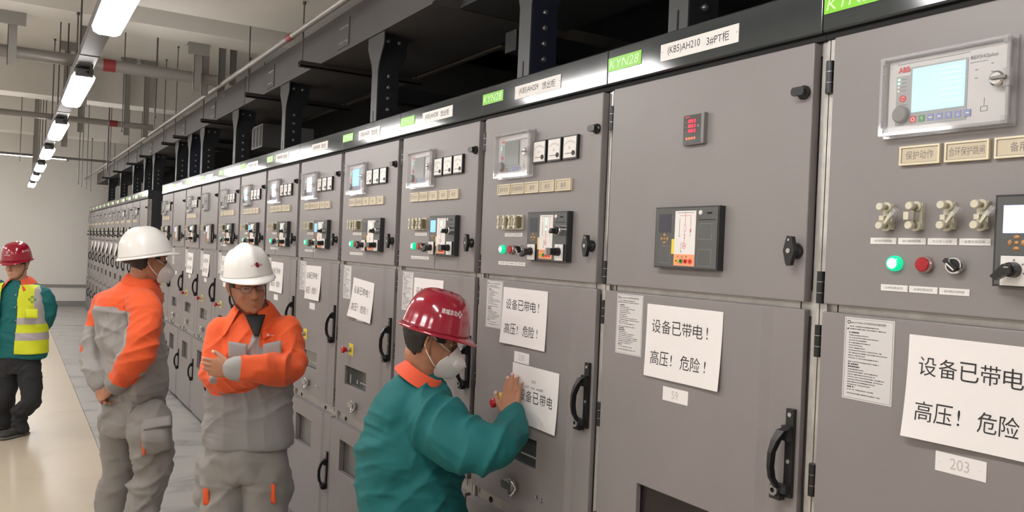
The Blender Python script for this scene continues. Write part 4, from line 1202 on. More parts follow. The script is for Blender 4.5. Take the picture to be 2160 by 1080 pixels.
def vnoise(p, seed=0):
    """value noise for an (n,3) array"""
    p = np.asarray(p, float); i = np.floor(p).astype(np.int64); f = p - i; f = f * f * (3 - 2 * f)

    def h(a, b, c):
        n = (a * 73856093) ^ (b * 19349663) ^ (c * 83492791) ^ (seed * 2654435761 & 0x7fffffff)
        n = (n ^ (n >> 13)) * 1274126177 & 0x7fffffff
        return ((n ^ (n >> 16)) & 0xffff) / 65535.0
    r = 0
    for dx in (0, 1):
        for dy in (0, 1):
            for dz in (0, 1):
                wgt = (f[:, 0] if dx else 1 - f[:, 0]) * (f[:, 1] if dy else 1 - f[:, 1]) * (f[:, 2] if dz else 1 - f[:, 2])
                r = r + wgt * h(i[:, 0] + dx, i[:, 1] + dy, i[:, 2] + dz)
    return r


def zone_cloth(mats):
    """one cloth dyed in zones; the zone values sit on the garment's own vertices"""
    key = 'cloth_' + '_'.join(mats)
    if key in MATS: return MATS[key]
    m = MATS[mats[0]].copy(); m.name = key; nt = m.node_tree; N = nt.nodes; L = nt.links; b = N['Principled BSDF']
    cur = None
    for k in range(1, len(mats)):
        at_ = N.new('ShaderNodeAttribute'); at_.attribute_name = 'zone_%d' % k
        mr = N.new('ShaderNodeMapRange'); mr.inputs['From Min'].default_value = 0.47; mr.inputs['From Max'].default_value = 0.53
        L.new(at_.outputs['Fac'], mr.inputs['Value'])
        mx = N.new('ShaderNodeMixRGB'); mx.inputs['Color2'].default_value = MATS[mats[k]].node_tree.nodes['Principled BSDF'].inputs['Base Color'].default_value
        if cur is None: mx.inputs['Color1'].default_value = b.inputs['Base Color'].default_value
        else: L.new(cur, mx.inputs['Color1'])
        L.new(mr.outputs['Result'], mx.inputs['Fac']); cur = mx.outputs['Color']
    L.new(cur, b.inputs['Base Color']); MATS[key] = m
    return m


def remeshed(mb, voxel, smooth=6, sfac=0.6, disp=None, matfn=None, mats=None, keep=None, name='mesh', parent=None, thick=0.0):
    """merge the lofted pieces into one continuous skin"""
    me = mb.mesh('raw'); o = bpy.data.objects.new('raw', me); COL.objects.link(o)
    r = o.modifiers.new('r', 'REMESH'); r.mode = 'VOXEL'; r.voxel_size = voxel; r.use_smooth_shade = True
    if smooth:
        s = o.modifiers.new('s', 'SMOOTH'); s.iterations = smooth; s.factor = sfac
    dg = bpy.context.evaluated_depsgraph_get(); dg.update()
    new = bpy.data.meshes.new_from_object(o.evaluated_get(dg), depsgraph=dg)
    bpy.data.objects.remove(o, do_unlink=True); bpy.data.meshes.remove(me)
    nv = len(new.vertices)
    co = np.empty(nv * 3); new.vertices.foreach_get('co', co); co = co.reshape(-1, 3)
    if disp is not None:
        no = np.empty(nv * 3); new.vertices.foreach_get('normal', no); no = no.reshape(-1, 3)
        co = disp(co, no); new.vertices.foreach_set('co', co.ravel())
    new.materials.clear()
    for x in (mats or mb.names): new.materials.append(MATS[x])
    npoly = len(new.polygons); mi = np.zeros(npoly, np.int32)
    if matfn is not None:
        new.materials.clear(); new.materials.append(zone_cloth(mats))
        lab = matfn(co, co); ne = len(new.edges); ed = np.empty(ne * 2, np.int64); new.edges.foreach_get('vertices', ed); ed = ed.reshape(-1, 2)
        deg = np.bincount(ed.ravel(), minlength=nv).astype(float)
        for k in range(1, len(mats)):
            val = (lab == k).astype(float)
            for _ in range(9):
                s_ = np.bincount(ed[:, 0], val[ed[:, 1]], nv) + np.bincount(ed[:, 1], val[ed[:, 0]], nv)
                val = 0.4 * val + 0.6 * s_ / np.maximum(deg, 1)
            a_ = new.attributes.new('zone_%d' % k, 'FLOAT', 'POINT'); a_.data.foreach_set('value', val)
    new.polygons.foreach_set('material_index', mi)
    new.polygons.foreach_set('use_smooth', np.ones(npoly, bool))
    new.update()
    if keep is not None:
        ce = np.empty(npoly * 3); new.polygons.foreach_get('center', ce); ok = keep(ce.reshape(-1, 3))
        bm = bmesh.new(); bm.from_mesh(new); bm.faces.ensure_lookup_table()
        bmesh.ops.delete(bm, geom=[bm.faces[i] for i in np.where(~ok)[0]], context='FACES'); bm.to_mesh(new); bm.free()
    new.name = name
    ob = link(name, new, parent)
    if thick:
        s = ob.modifiers.new('thickness', 'SOLIDIFY'); s.thickness = thick; s.offset = 0
    return ob


def seg_t(co, a, b):
    a = np.array(a); b = np.array(b); d = b - a; L2 = d @ d
    t = np.clip(((co - a) @ d) / L2, 0, 1); q = a + t[:, None] * d
    return t, np.linalg.norm(co - q, axis=1)


def ridge(p, seed, pw):
    n = vnoise(p, seed); r = 1 - np.abs(2 * n - 1)
    return r ** pw


def folds(bends=(), amp=0.006, seed=0, freq=(5, 5, 3)):
    """cloth folds: broad soft drapes, sparse sharp creases, and compressed creases round each bend"""
    def f(co, no):
        warp = np.stack([vnoise(co * 3.5, seed + 31), vnoise(co * 3.5, seed + 32), vnoise(co * 3.5, seed + 33)], 1) * 0.14
        wc = co + warp
        d = (vnoise(wc * np.array(freq), seed) - 0.5) * amp * 1.0
        # long soft folds running in a few directions, each fading in and out over the cloth
        for k, (dv, fa, fl, am, pw) in enumerate((((0.45, 0.25, 0.86), 15, 3.2, 0.85, 2.2), ((-0.62, 0.30, 0.72), 17, 3.5, 0.75, 2.4), ((0.80, -0.55, 0.15), 13, 2.2, 0.55, 2.0), ((0.2, 0.1, 0.97), 26, 6, 0.40, 2.5), ((0.1, 0.95, 0.5), 20, 5, 0.45, 2.4))):
            dv = np.array(dv); dv = dv / np.linalg.norm(dv); o1 = np.cross(dv, [0.31, 0.9, 0.13]); o1 /= np.linalg.norm(o1); o2 = np.cross(dv, o1)
            q = np.stack([wc @ dv * fa, wc @ o1 * fl, wc @ o2 * fl], 1)
            fade = np.clip(vnoise(co * 5.5, seed + 50 + k) * 2.2 - 0.55, 0, 1)
            d = d + (ridge(q, seed + 7 + k, pw) - 0.25) * amp * am * 1.7 * fade
        d = d + (vnoise(co * 70, seed + 8) - 0.5) * 0.0006
        for (p, dirv, rad, a) in bends:
            dv = np.array(dirv); dv = dv / np.linalg.norm(dv)
            o1 = np.cross(dv, [0.31, 0.2, 0.93]); o1 /= np.linalg.norm(o1); o2 = np.cross(dv, o1)
            rel = co - np.array(p); w_ = np.exp(-(np.linalg.norm(rel, axis=1) / rad) ** 2)
            wr_ = (co + warp * 0.8)
            q3 = np.stack([wr_ @ dv * 20, wr_ @ o1 * 4.0, wr_ @ o2 * 4.0], 1)
            d = d + w_ * a * (ridge(q3, seed + 13, 1.9) * 2.0 - 0.7)
        return co + no * d[:, None]
    return f


# head: rows z, front, back, half-width; z = 0 at the eyes
HEAD = [(-0.118, 0.072, 0.030, 0.020), (-0.112, 0.088, 0.000, 0.034), (-0.100, 0.095, -0.020, 0.045), (-0.085, 0.094, -0.034, 0.053), (-0.070, 0.093, -0.048, 0.059), (-0.050, 0.093, -0.062, 0.065),
        (-0.030, 0.091, -0.074, 0.069), (-0.010, 0.087, -0.083, 0.071), (0.010, 0.087, -0.089, 0.073), (0.030, 0.093, -0.092, 0.075), (0.050, 0.092, -0.092, 0.076), (0.070, 0.085, -0.086, 0.072), (0.090, 0.069, -0.072, 0.061), (0.105, 0.045, -0.048, 0.043), (0.112, 0.018, -0.020, 0.018)]


def head_pieces(m, T, mt):
    """T: matrix from head space (x to the person's left, y back to front, z up) to the room"""
    R3 = T.to_3x3(); ax = R3 @ Vector((1, 0, 0)); ay = R3 @ Vector((0, 1, 0))
    rings = []
    for z, yf, yb, w_ in HEAD:
        rings.append((T @ Vector((0, (yf + yb) / 2, z)), ax * w_, ay * (yf - yb) / 2))
    loft(m, rings, mt, n=36, k=3, ex=2.25)
    P = lambda x, y, z: T @ Vector((x, y, z))
    limb(m, [P(0, 0.090, 0.018), P(0, 0.099, -0.006), P(0, 0.107, -0.028), P(0, 0.109, -0.040)], [0.008, 0.0085, 0.011, 0.012], mt, 12)
    for s in (-1, 1):
        m.sphere(P(s * 0.011, 0.099, -0.041), 0.0085, mt, 10, 8)
        # cheek and brow
        m.sphere(P(s * 0.038, 0.062, -0.035), 0.023, mt, 12, 8)
        limb(m, [P(s * 0.012, 0.094, 0.022), P(s * 0.034, 0.090, 0.026), P(s * 0.055, 0.070, 0.018)], [0.007, 0.008, 0.006], mt, 10)
        # ear
        ear = [P(s * 0.071, -0.002, -0.042), P(s * 0.078, -0.014, -0.030), P(s * 0.085, -0.024, -0.008), P(s * 0.086, -0.020, 0.012), P(s * 0.080, -0.006, 0.018), P(s * 0.073, 0.004, 0.006)]
        limb(m, ear, [0.006, 0.0055, 0.005, 0.005, 0.0045, 0.004], mt, 10)
        limb(m, [P(s * 0.074, -0.008, -0.030), P(s * 0.078, -0.012, -0.005), P(s * 0.076, -0.006, 0.008)], [0.007, 0.006, 0.005], mt, 10)
    # lips
    limb(m, [P(-0.024, 0.084, -0.0735), P(-0.010, 0.0955, -0.070), P(0.010, 0.0955, -0.070), P(0.024, 0.084, -0.0735)], [0.003, 0.0055, 0.0055, 0.003], mt, 10)
    limb(m, [P(-0.021, 0.084, -0.078), P(0, 0.0965, -0.0805), P(0.021, 0.084, -0.078)], [0.003, 0.006, 0.003], mt, 10)
    m.sphere(P(0, 0.083, -0.104), 0.017, mt, 12, 8)
    return m


def head_disp(T):
    Ti = np.array(T.inverted())

    def f(co, no):
        l = co @ Ti[:3, :3].T + Ti[:3, 3]
        d = np.zeros(len(co))
        for s in (-1, 1):
            r = np.sqrt(((l[:, 0] - s * 0.032) / 0.018) ** 2 + ((l[:, 2] - 0.002) / 0.010) ** 2)
            d -= 0.006 * np.exp(-r ** 2) * (l[:, 1] > 0.05)
        r = np.abs(l[:, 2] + 0.0745) / 0.0022
        d -= 0.0028 * np.exp(-r ** 2) * (np.abs(l[:, 0]) < 0.024) * (l[:, 1] > 0.07)
        return co + no * d[:, None]
    return f


def hand_pieces(m, wrist, d, nrm, thumb, mt, curl=(0.1, 0.1, 0.12, 0.15), spread=0.06, sc=1.0, tcurl=0.25, tout=0.9, fat=1.0):
    """wrist point, finger direction d, back-of-hand normal nrm, side of the thumb"""
    d = Vector(d).normalized(); nrm = Vector(nrm); nrm = (nrm - d * nrm.dot(d)).normalized(); s = d.cross(nrm)
    if s.dot(Vector(thumb)) < 0: s = -s
    w0 = Vector(wrist)
    rings = [(w0 - d * 0.02, s * 0.027 * sc, nrm * 0.019 * sc), (w0 + d * 0.01 * sc, s * 0.030 * sc, nrm * 0.018 * sc), (w0 + d * 0.045 * sc, s * 0.040 * sc, nrm * 0.015 * sc), (w0 + d * 0.075 * sc, s * 0.042 * sc, nrm * 0.0125 * sc), (w0 + d * 0.092 * sc, s * 0.040 * sc, nrm * 0.010 * sc)]
    loft(m, rings, mt, n=24, k=3, ex=2.6)
    tips = []
    for k, (off, ln, base, r) in enumerate(((0.030, 0.072, 0.086, 0.0092), (0.010, 0.080, 0.090, 0.0094), (-0.0105, 0.074, 0.087, 0.0090), (-0.030, 0.058, 0.080, 0.0080))):
        dd = (d + s * spread * (1.5 - k)).normalized(); p = w0 + d * base * sc + s * off * sc; pts = [p - dd * 0.02 * sc, p]
        ang = 0; cur = dd
        for j, frac in enumerate((0.42, 0.32, 0.26)):
            ang = curl[k] * (0.8 if j == 0 else 1.1)
            cur = (cur * math.cos(ang) - nrm_of(cur, nrm) * math.sin(ang)).normalized(); p = p + cur * ln * frac * sc; pts.append(p)
        limb(m, pts, [r * sc * fat, r * 1.02 * sc * fat, r * 0.96 * sc * fat, r * 0.90 * sc * fat, r * 0.76 * sc * fat], mt, 12, 4)
        tips.append((pts[-1], cur, nrm_of(cur, nrm), r * sc))
    # thumb leaves the side of the palm near its base
    td = (d * 0.75 + s * tout - nrm * 0.15).normalized(); p = w0 + d * 0.020 * sc + s * 0.024 * sc; pts = [p]
    cur = td
    for j, ln in enumerate((0.036, 0.032, 0.026)):
        p = p + cur * ln * sc; pts.append(p); cur = (cur * math.cos(tcurl) + d * math.sin(tcurl) - nrm * 0.1).normalized()
    limb(m, pts, [0.016 * sc, 0.0125 * sc, 0.011 * sc, 0.0085 * sc], mt, 12, 4)
    tips.append((pts[-1], cur, nrm_of(cur, nrm), 0.0105 * sc))
    return tips


def nrm_of(d, n):
    v = n - d * n.dot(d); return v.normalized()


def nails(tips, parent):
    for p, d, n, r in tips:
        m = MB(); s = d.cross(n); c = p + n * r * 0.62 - d * r * 0.1; vs = []; fs = []
        for i in range(5):
            for j in range(5):
                x = (j - 2) / 2; y = (i - 2) / 2
                vs.append(c + s * x * r * 0.62 * (1 - 0.12 * y * y) + d * y * r * 0.75 + n * (r * 0.16 * (1 - x * x) - 0.10 * r * max(0, y)))
        for i in range(4):
            for j in range(4): fs.append((i * 5 + j, i * 5 + j + 1, i * 5 + j + 6, i * 5 + j + 5))
        m.add(vs, fs, 'nail', True); o = m.obj('fingernail', parent); so = o.modifiers.new('t', 'SOLIDIFY'); so.thickness = 0.0012; so.offset = 0


def frame_mat(pos, fwd, up=UP):
    f = Vector(fwd).normalized(); u = Vector(up); u = (u - f * u.dot(f)).normalized(); x = f.cross(u).normalized()   # x = right of the person
    T = Matrix.Identity(4)
    for i in range(3):
        T[i][0] = x[i]; T[i][1] = f[i]; T[i][2] = u[i]; T[i][3] = pos[i]
    return T


def helmet(T, color, parent, vee=False, marks=(), rx=0.126, ryf=0.150, ryb=0.142, hz=0.150, z0=0.030, peak=0.042, pw=0.62):
    """hard hat: shell with rim and peak, inner band and any printed marks"""
    def rad(t, h):
        """shell point, t angle round from the person's right, h 0 at rim .. 1 at the crown"""
        ct, st = math.cos(t), math.sin(t)
        ry = ryf if st > 0 else ryb
        a = h * math.pi / 2
        prof = math.cos(a) ** pw if h < 1 else 0.0
        if h < 0.12: prof *= 1 + 0.03 * (1 - h / 0.12)
        x = rx * ct * prof; y = ry * st * prof; z = z0 + hz * math.sin(a) ** 0.92
        if vee:
            ang = abs(math.atan2(x, abs(y) + 1e-6)); w_ = math.exp(-(x / 0.022) ** 2); z += 0.011 * w_ * math.sin(a) ** 0.5; y *= 1 + 0.045 * w_ * (1 - abs(h - .4))
            w2 = math.exp(-((abs(x) - 0.045) / 0.014) ** 2); z -= 0.004 * w2 * math.sin(a)
        else:
            z += 0.004 * math.exp(-(x / 0.018) ** 2) * math.sin(a)
        return Vector((x, y, z))
    N, K = 72, 22
    m = MB(); vs = []; fs = []
    hs = [0, 0.03, 0.06] + [0.06 + 0.94 * i / (K - 3) for i in range(1, K - 2)]
    for h in hs:
        for j in range(N):
            vs.append(T @ rad(2 * math.pi * j / N, h))
    L = len(hs)
    for i in range(L - 1):
        for j in range(N): fs.append((i * N + j, i * N + (j + 1) % N, (i + 1) * N + (j + 1) % N, (i + 1) * N + j))
    m.add(vs, fs, color, True)
    sh = m.obj('hard_hat', parent, loc=None)
    so = sh.modifiers.new('t', 'SOLIDIFY'); so.thickness = 0.003; so.offset = -1
    # rim and peak
    m = MB(); vs = []; fs = []
    for k, (e, dz) in enumerate(((0.0, 0.003), (0.5, -0.001), (1.0, -0.006), (1.0, -0.010), (0.0, -0.004))):
        for j in range(N):
            t = 2 * math.pi * j / N; ct, st = math.cos(t), math.sin(t); p = rad(t, 0)
            pk = max(0.0, st) ** 3; back = max(0.0, -st) ** 2
            ext = 0.008 + peak * pk + 0.003 * back
            n = Vector((ct / rx, st / (ryf if st > 0 else ryb), 0)).normalized()
            drop = (dz if k < 4 else -0.004) - e * (0.014 * pk + 0.002)
            vs.append(T @ (p + n * ext * e + Vector((0, 0, drop))))
    for i in range(4):
        for j in range(N): fs.append((i * N + j, i * N + (j + 1) % N, (i + 1) * N + (j + 1) % N, (i + 1) * N + j))
    for j in range(N): fs.append((4 * N + j, 4 * N + (j + 1) % N, (j + 1) % N, j))
    m.add(vs, fs, color, True); m.obj('brim', sh)
    # headband under the shell
    m = MB(); vs = []; fs = []
    for z in (z0 + 0.01, z0 - 0.012):
        for j in range(N):
            t = 2 * math.pi * j / N; vs.append(T @ Vector((0.088 * math.cos(t), -0.002 + 0.103 * math.sin(t), z - 0.018 * (math.sin(t) < -0.3))))
    for j in range(N): fs.append((j, (j + 1) % N, N + (j + 1) % N, N + j))
    m.add(vs, fs, 'chin_strap', True); hb = m.obj('headband', sh); so = hb.modifiers.new('t', 'SOLIDIFY'); so.thickness = 0.003
    # marks mapped on the shell: (builder of flat shapes, centre angle, height, size)
    for (mk, tc, hc, sc, flip) in marks:
        vs2 = []
        for (x, _y, z) in mk.v:
            rr = (rx + ryf) / 2
            t = tc + (x * sc * flip) / rr; h = hc + z * sc / (hz * 1.25)
            p = rad(t, h); q = rad(t + 0.01, h); q2 = rad(t, h + 0.01); nn = (q - p).cross(q2 - p).normalized()
            if nn.dot(p - Vector((0, 0, z0))) < 0: nn = -nn
            vs2.append(T @ (p + nn * 0.0008))
        m2 = MB(); m2.v = [tuple(v) for v in vs2]; m2.f = mk.f; m2.m = mk.m; m2.s = mk.s; m2.names = mk.names
        m2.obj('emblem', sh)
    return sh


def clover(m, cx, cz, r, mt):
    """four rounded squares set as a diamond"""
    for dx, dz in ((0, 1), (-1, 0), (1, 0), (0, -1)):
        x, z = cx + dx * r * 0.62, cz + dz * r * 0.62; q = r * 0.44; g = q * 0.45
        o = [(x, z + q), (x + q, z), (x, z - q), (x - q, z)]; i_ = [(x, z + g), (x + g, z), (x, z - g), (x - g, z)]
        vs = [(p[0], 0, p[1]) for p in o + i_]
        m.add(vs, [(0, 1, 5, 4), (1, 2, 6, 5), (2, 3, 7, 6), (3, 0, 4, 7)], mt)
    return m


def subdiv_text(m):
    return m


def mask(T, parent, valve=1):
    """folded respirator with a vertical centre fold, valve and two ear loops"""
    rows = [(-0.002, 0.022, 0.106, 0.102), (-0.014, 0.038, 0.116, 0.093), (-0.034, 0.060, 0.134, 0.070), (-0.056, 0.066, 0.155, 0.046), (-0.066, 0.066, 0.158, 0.040), (-0.088, 0.058, 0.146, 0.034), (-0.110, 0.044, 0.130, 0.036), (-0.126, 0.030, 0.116, 0.048)]
    n = 14; vs = []; fs = []
    for z, w_, apex, edge in rows:
        for j in range(n + 1):
            u = -1 + 2 * j / n; au = abs(u)
            y = apex + (edge - apex) * (au ** 1.25); x = w_ * (math.copysign(au ** 0.85, u))
            vs.append(T @ Vector((x, y, z)))
    for i in range(len(rows) - 1):
        for j in range(n): fs.append((i * (n + 1) + j, i * (n + 1) + j + 1, (i + 1) * (n + 1) + j + 1, (i + 1) * (n + 1) + j))
    m = MB().add(vs, fs, 'mask_white', True); o = m.obj('face_mask', parent); so = o.modifiers.new('t', 'SOLIDIFY'); so.thickness = 0.0025; so.offset = 0
    sb = o.modifiers.new('s', 'SUBSURF'); sb.levels = 1; sb.render_levels = 2
    # valve on one cheek side
    c = T @ Vector((valve * 0.030, 0.112, -0.060)); nrm = (T.to_3x3() @ Vector((valve * 0.85, 0.52, 0))).normalized()
    MB().lathe(c - nrm * 0.004, nrm, [(0.019, 0), (0.0185, 0.007), (0.015, 0.009), (0.014, 0.008), (0.006, 0.011), (0.0, 0.0112)], 'mask_white', 22).obj('valve', o)
    for s in (-1, 1):
        m = MB(); P = lambda x, y, z: T @ Vector((s * x, y, z))
        m.tube([P(0.050, 0.074, -0.022), P(0.066, 0.045, -0.008), P(0.076, 0.012, 0.012), P(0.083, -0.006, 0.022), P(0.086, -0.024, 0.014), P(0.084, -0.026, -0.014), P(0.078, -0.010, -0.040), P(0.068, 0.020, -0.072), P(0.058, 0.040, -0.090)], 0.0022, 'strap', 8)
        m.obj('ear_loop', o)


def hair(T, parent, low=-0.060, sc=1.06, side=-0.004, front=0.045, voxel=0.005):
    """short hair: a thick cap over skull, sides and nape"""
    m = MB(); R3 = T.to_3x3(); ax = R3 @ Vector((1, 0, 0)); ay = R3 @ Vector((0, 1, 0)); rings = []
    for z, yf, yb, w_ in HEAD:
        if z < low - 0.02: continue
        g = 0.011 if z > -0.02 else 0.009
        rings.append((T @ Vector((0, (yf * 0.985 + yb - g) / 2, z + (0.006 if z > 0.08 else 0))), ax * (w_ + g * 0.75), ay * (yf * 0.985 - yb + g) / 2))
    loft(m, rings, 'hair', n=36, k=3, ex=2.2)
    Ti = np.array(T.inverted())

    def keep(ce):
        l = ce @ Ti[:3, :3].T + Ti[:3, 3]; x, y, z = l[:, 0], l[:, 1], l[:, 2]
        hl = np.where(y > front, 0.070, np.where(y > 0.012, 0.004, np.where(y > -0.030, side + 0.024, np.where(y > -0.045, low + 0.02, low))))
        sb = (y > 0.010) & (y < 0.026) & (z > -0.018)
        return (z > hl)

    def disp(co, no):
        return co + no * ((vnoise(co * 160, 4) - 0.5) * 0.004)[:, None]
    return remeshed(m, voxel, 2, 0.5, disp, name='hair', parent=parent, keep=keep, thick=0.004)


def eyes(T, parent, brows=True, sk='skin_tan_shade'):
    P = lambda x, y, z: T @ Vector((x, y, z)); R3 = T.to_3x3()
    for s in (-1, 1):
        m = MB(); c = P(s * 0.031, 0.0725, 0.002)
        m.sphere((0, 0, 0), 0.0100, 'eye_white', 16, 12)
        m.sphere((0, 0.0045, 0), 0.0068, 'eye_dark', 12, 8)
        o = m.obj('eye', parent, loc=c); o.rotation_euler = R3.to_euler()
        # lids
        m = MB()
        limb(m, [P(s * 0.017, 0.0830, 0.003), P(s * 0.026, 0.0868, 0.0068), P(s * 0.036, 0.0858, 0.0068), P(s * 0.047, 0.0765, 0.002)], [0.002, 0.0032, 0.0032, 0.002], sk, 8, 3)
        limb(m, [P(s * 0.018, 0.0835, 0.000), P(s * 0.030, 0.0855, -0.0038), P(s * 0.046, 0.0770, -0.0005)], [0.0016, 0.0024, 0.0016], sk, 8, 3)
        m.obj('eyelid', parent)
        if brows:
            m = MB(); limb(m, [P(s * 0.012, 0.0985, 0.022), P(s * 0.030, 0.0955, 0.028), P(s * 0.050, 0.0800, 0.023)], [0.0016, 0.0026, 0.0012], 'hair', 8, 4)
            m.obj('eyebrow', parent)


def shoes(parent, ankle, fwd, mt='shoe_dark', sole='shoe_grey'):
    f = Vector(fwd).normalized(); r = f.cross(UP); a = Vector((ankle[0], ankle[1], 0.0))
    m = MB(); rings = []
    for y, w_, h in ((-0.075, 0.020, 0.050), (-0.065, 0.036, 0.062), (-0.02, 0.040, 0.075), (0.04, 0.041, 0.070), (0.09, 0.047, 0.050), (0.14, 0.047, 0.040), (0.18, 0.036, 0.030), (0.195, 0.012, 0.018)):
        rings.append((a + f * y + UP * (0.020 + h / 2), r * w_, UP * h / 2))
    loft(m, rings, mt, n=20, k=3, ex=2.4)
    limb(m, [a + UP * 0.06, a + UP * 0.11], [0.042, 0.044], mt, 16)
    o = remeshed(m, 0.007, 3, 0.5, name='shoe', parent=parent)
    m = MB(); rings = []
    for y, w_ in ((-0.080, 0.018), (-0.068, 0.038), (0.0, 0.040), (0.08, 0.048), (0.14, 0.049), (0.185, 0.036), (0.200, 0.012)):
        rings.append((a + f * y + UP * 0.0135, r * w_, UP * 0.0125))
    loft(m, rings, sole, n=20, k=3, ex=3); m.obj('sole', o)
    m = MB()
    for k in range(4): m.tube([a + f * (0.03 + k * 0.018) - r * 0.018 + UP * (0.096 - k * 0.008), a + f * (0.036 + k * 0.018) + UP * (0.101 - k * 0.009), a + f * (0.03 + k * 0.018) + r * 0.018 + UP * (0.096 - k * 0.008)], 0.0025, sole, 6)
    m.obj('laces', o)


def ell(c, a, b): return (Vector(c), Vector(a), Vector(b))


# ======================================================= man in teal at cabinet AH209
def person_teal():
    t = thing('person', 'masked person in teal jacket and dark red hard hat pressing a sheet on a door', 'person', (at(860, 1000, 2.9).x, at(860, 1000, 2.9).y, 0))
    off = Vector(t.location)
    F = (HR * 0.90 + HF * 0.43).normalized(); B = F; S = F.cross(UP)           # S: the person's right
    hf = (HR * 0.97 + HF * 0.24 - UP * 0.23).normalized()
    hup = (UP * 0.97 + HR * 0.22).normalized()
    T = frame_mat(at(907, 714, 2.90), hf, hup)
    cw = HR; cd = HF
    # joints
    rs = at(893, 872, 2.76); re = at(1040, 940, 2.70); rw = at(1084, 868, 2.955)
    wr = Vector((-0.078, 1.190, 1.172))
    ls = at(850, 850, 3.06); le = at(880, 980, 3.10); lw = at(915, 960, 3.02)
    # body
    m = MB(); sk = 'skin_tan_shade'
    head_pieces(m, T, sk)
    limb(m, [T @ Vector((0, -0.025, -0.060)), at(890, 775, 2.90), at(872, 815, 2.91)], [0.053, 0.053, 0.065], sk, 22)
    tz = [(at(862, 840, 2.92), .15, .10), (at(862, 900, 2.92), .155, .11), (at(862, 1000, 2.93), .15, .10), (at(862, 1120, 2.93), .15, .10), (at(862, 1200, 2.94), .155, .11)]
    loft(m, [ell(c, cw * .11, cd * .12) for c, a, b in tz], sk, n=24)
    limb(m, [rs, re, wr], [0.042, 0.036, 0.029], sk, 16); limb(m, [ls, le, lw], [0.04, 0.034, 0.028], sk, 16)
    hipc = tz[-1][0]
    for s in (-1, 1):
        hp = hipc + S * 0.09 * s - UP * 0.05; kn = Vector((hp.x, hp.y, 0.48)) + F * 0.03; an = Vector((hp.x, hp.y, 0.10))
        limb(m, [hp, kn, an], [0.07, 0.05, 0.038], sk, 16)
    d = (Vector((-0.034, 1.236, 1.292)) - wr).normalized()
    tips = hand_pieces(m, wr, d, Vector((-0.80, -0.50, 0.12)), Vector((-0.45, 0.9, 0.0)), sk, curl=(0.12, 0.08, 0.10, 0.16), spread=0.004, sc=0.94, tcurl=0.30, tout=0.65, fat=1.0)
    # left hand hangs low in front of the belly
    hand_pieces(m, lw, (HR * 0.6 - UP * 0.5).normalized(), HF, UP, sk, curl=(0.4, 0.4, 0.4, 0.4), sc=0.9)
    m.v = [tuple(Vector(p) - off) for p in m.v]
    Tl = Matrix.Translation(-off) @ T
    body = remeshed(m, 0.0036, 3, 0.5, head_disp(Tl), name='body', parent=t)

    def L(mb):
        mb.v = [tuple(Vector(p) - off) for p in mb.v]; return mb
    nails([(p - off, dd, n, r) for p, dd, n, r in tips], body)
    # jacket
    j = MB()
    rows = [(880, 792, 2.90, .060, .070), (874, 810, 2.905, .092, .110), (870, 842, 2.915, .132, .160), (866, 890, 2.93, .156, .182), (864, 950, 2.935, .166, .185), (864, 1010, 2.94, .178, .180), (866, 1080, 2.94, .182, .180), (866, 1150, 2.94, .180, .180), (866, 1195, 2.94, .176, .178), (866, 1215, 2.94, .160, .165)]
    loft(j, [ell(at(u, v, dd), cw * a, cd * b) for u, v, dd, a, b in rows], 'teal', n=36, k=4, ex=2.2)
    limb(j, [at(885, 862, 2.84), at(922, 900, 2.77), at(985, 935, 2.715), re, at(1074, 912, 2.79), at(1084, 872, 2.87)], [0.086, 0.094, 0.086, 0.073, 0.058, 0.042], 'teal', 26)
    limb(j, [at(850, 850, 3.02), le + HR * 0.0, lw - HR * 0.05], [0.08, 0.075, 0.055], 'teal', 22)
    bd = [(tuple(re - off), tuple((re - rs).normalized()), 0.13, 0.011), (tuple(at(915, 880, 2.72) - off), tuple((re - rs).normalized()), 0.15, 0.012), (tuple(at(1076, 905, 2.80) - off), tuple((UP * .9 + HR * .2)), 0.035, 0.006),
          (tuple(at(960, 900, 2.7) - off), tuple((UP * 0.8 + HR * .6)), 0.09, 0.010), (tuple(at(800, 960, 2.78) - off), tuple((UP * 0.8 - HR * .6)), 0.16, 0.007), (tuple(at(930, 1010, 2.76) - off), tuple((UP * 0.9 - HR * .4)), 0.12, 0.009)]
    L(j)
    jk = remeshed(j, 0.0065, 9, 0.6, folds(bd, 0.014, 3, (5, 5, 3.4)), name='jacket', parent=t); jk['label'] = 'teal work jacket'
    # back seam
    m = MB(); m.tube([p - off for p in [at(765, 868, 2.80), at(800, 888, 2.755), at(850, 905, 2.735)]], 0.0022, 'teal_dark', 6)
    # collar: turned-down band round the neck
    m = MB(); vs = []; fs = []; n = 30
    prof = [(0.068, 0.016), (0.074, 0.026), (0.081, 0.018), (0.094, -0.008), (0.104, -0.026)]
    c0 = at(888, 792, 2.895); axx = (HR * 0.95 - UP * 0.30).normalized()
    nrm = (UP * 0.86 + HR * 0.50).normalized(); e1 = HF; e2 = nrm.cross(e1)
    for i in range(n + 1):
        th = math.radians(200) * (i / n) * 1.55 + math.radians(25)
        dirv = e1 * math.cos(th) + e2 * math.sin(th)
        for r, h in prof:
            vs.append(c0 + dirv * (r * 0.93) + nrm * h)
    k = len(prof)
    for i in range(n):
        for q in range(k - 1): fs.append((i * k + q, i * k + q + 1, (i + 1) * k + q + 1, (i + 1) * k + q))
    m.add(vs, fs, 'orange_collar', True); L(m)
    o = m.obj('collar', jk); o['label'] = 'bright orange collar'; so = o.modifiers.new('t', 'SOLIDIFY'); so.thickness = 0.004; so.offset = 0; sb = o.modifiers.new('s', 'SUBSURF'); sb.levels = 1; sb.render_levels = 2
    # trousers
    m = MB()
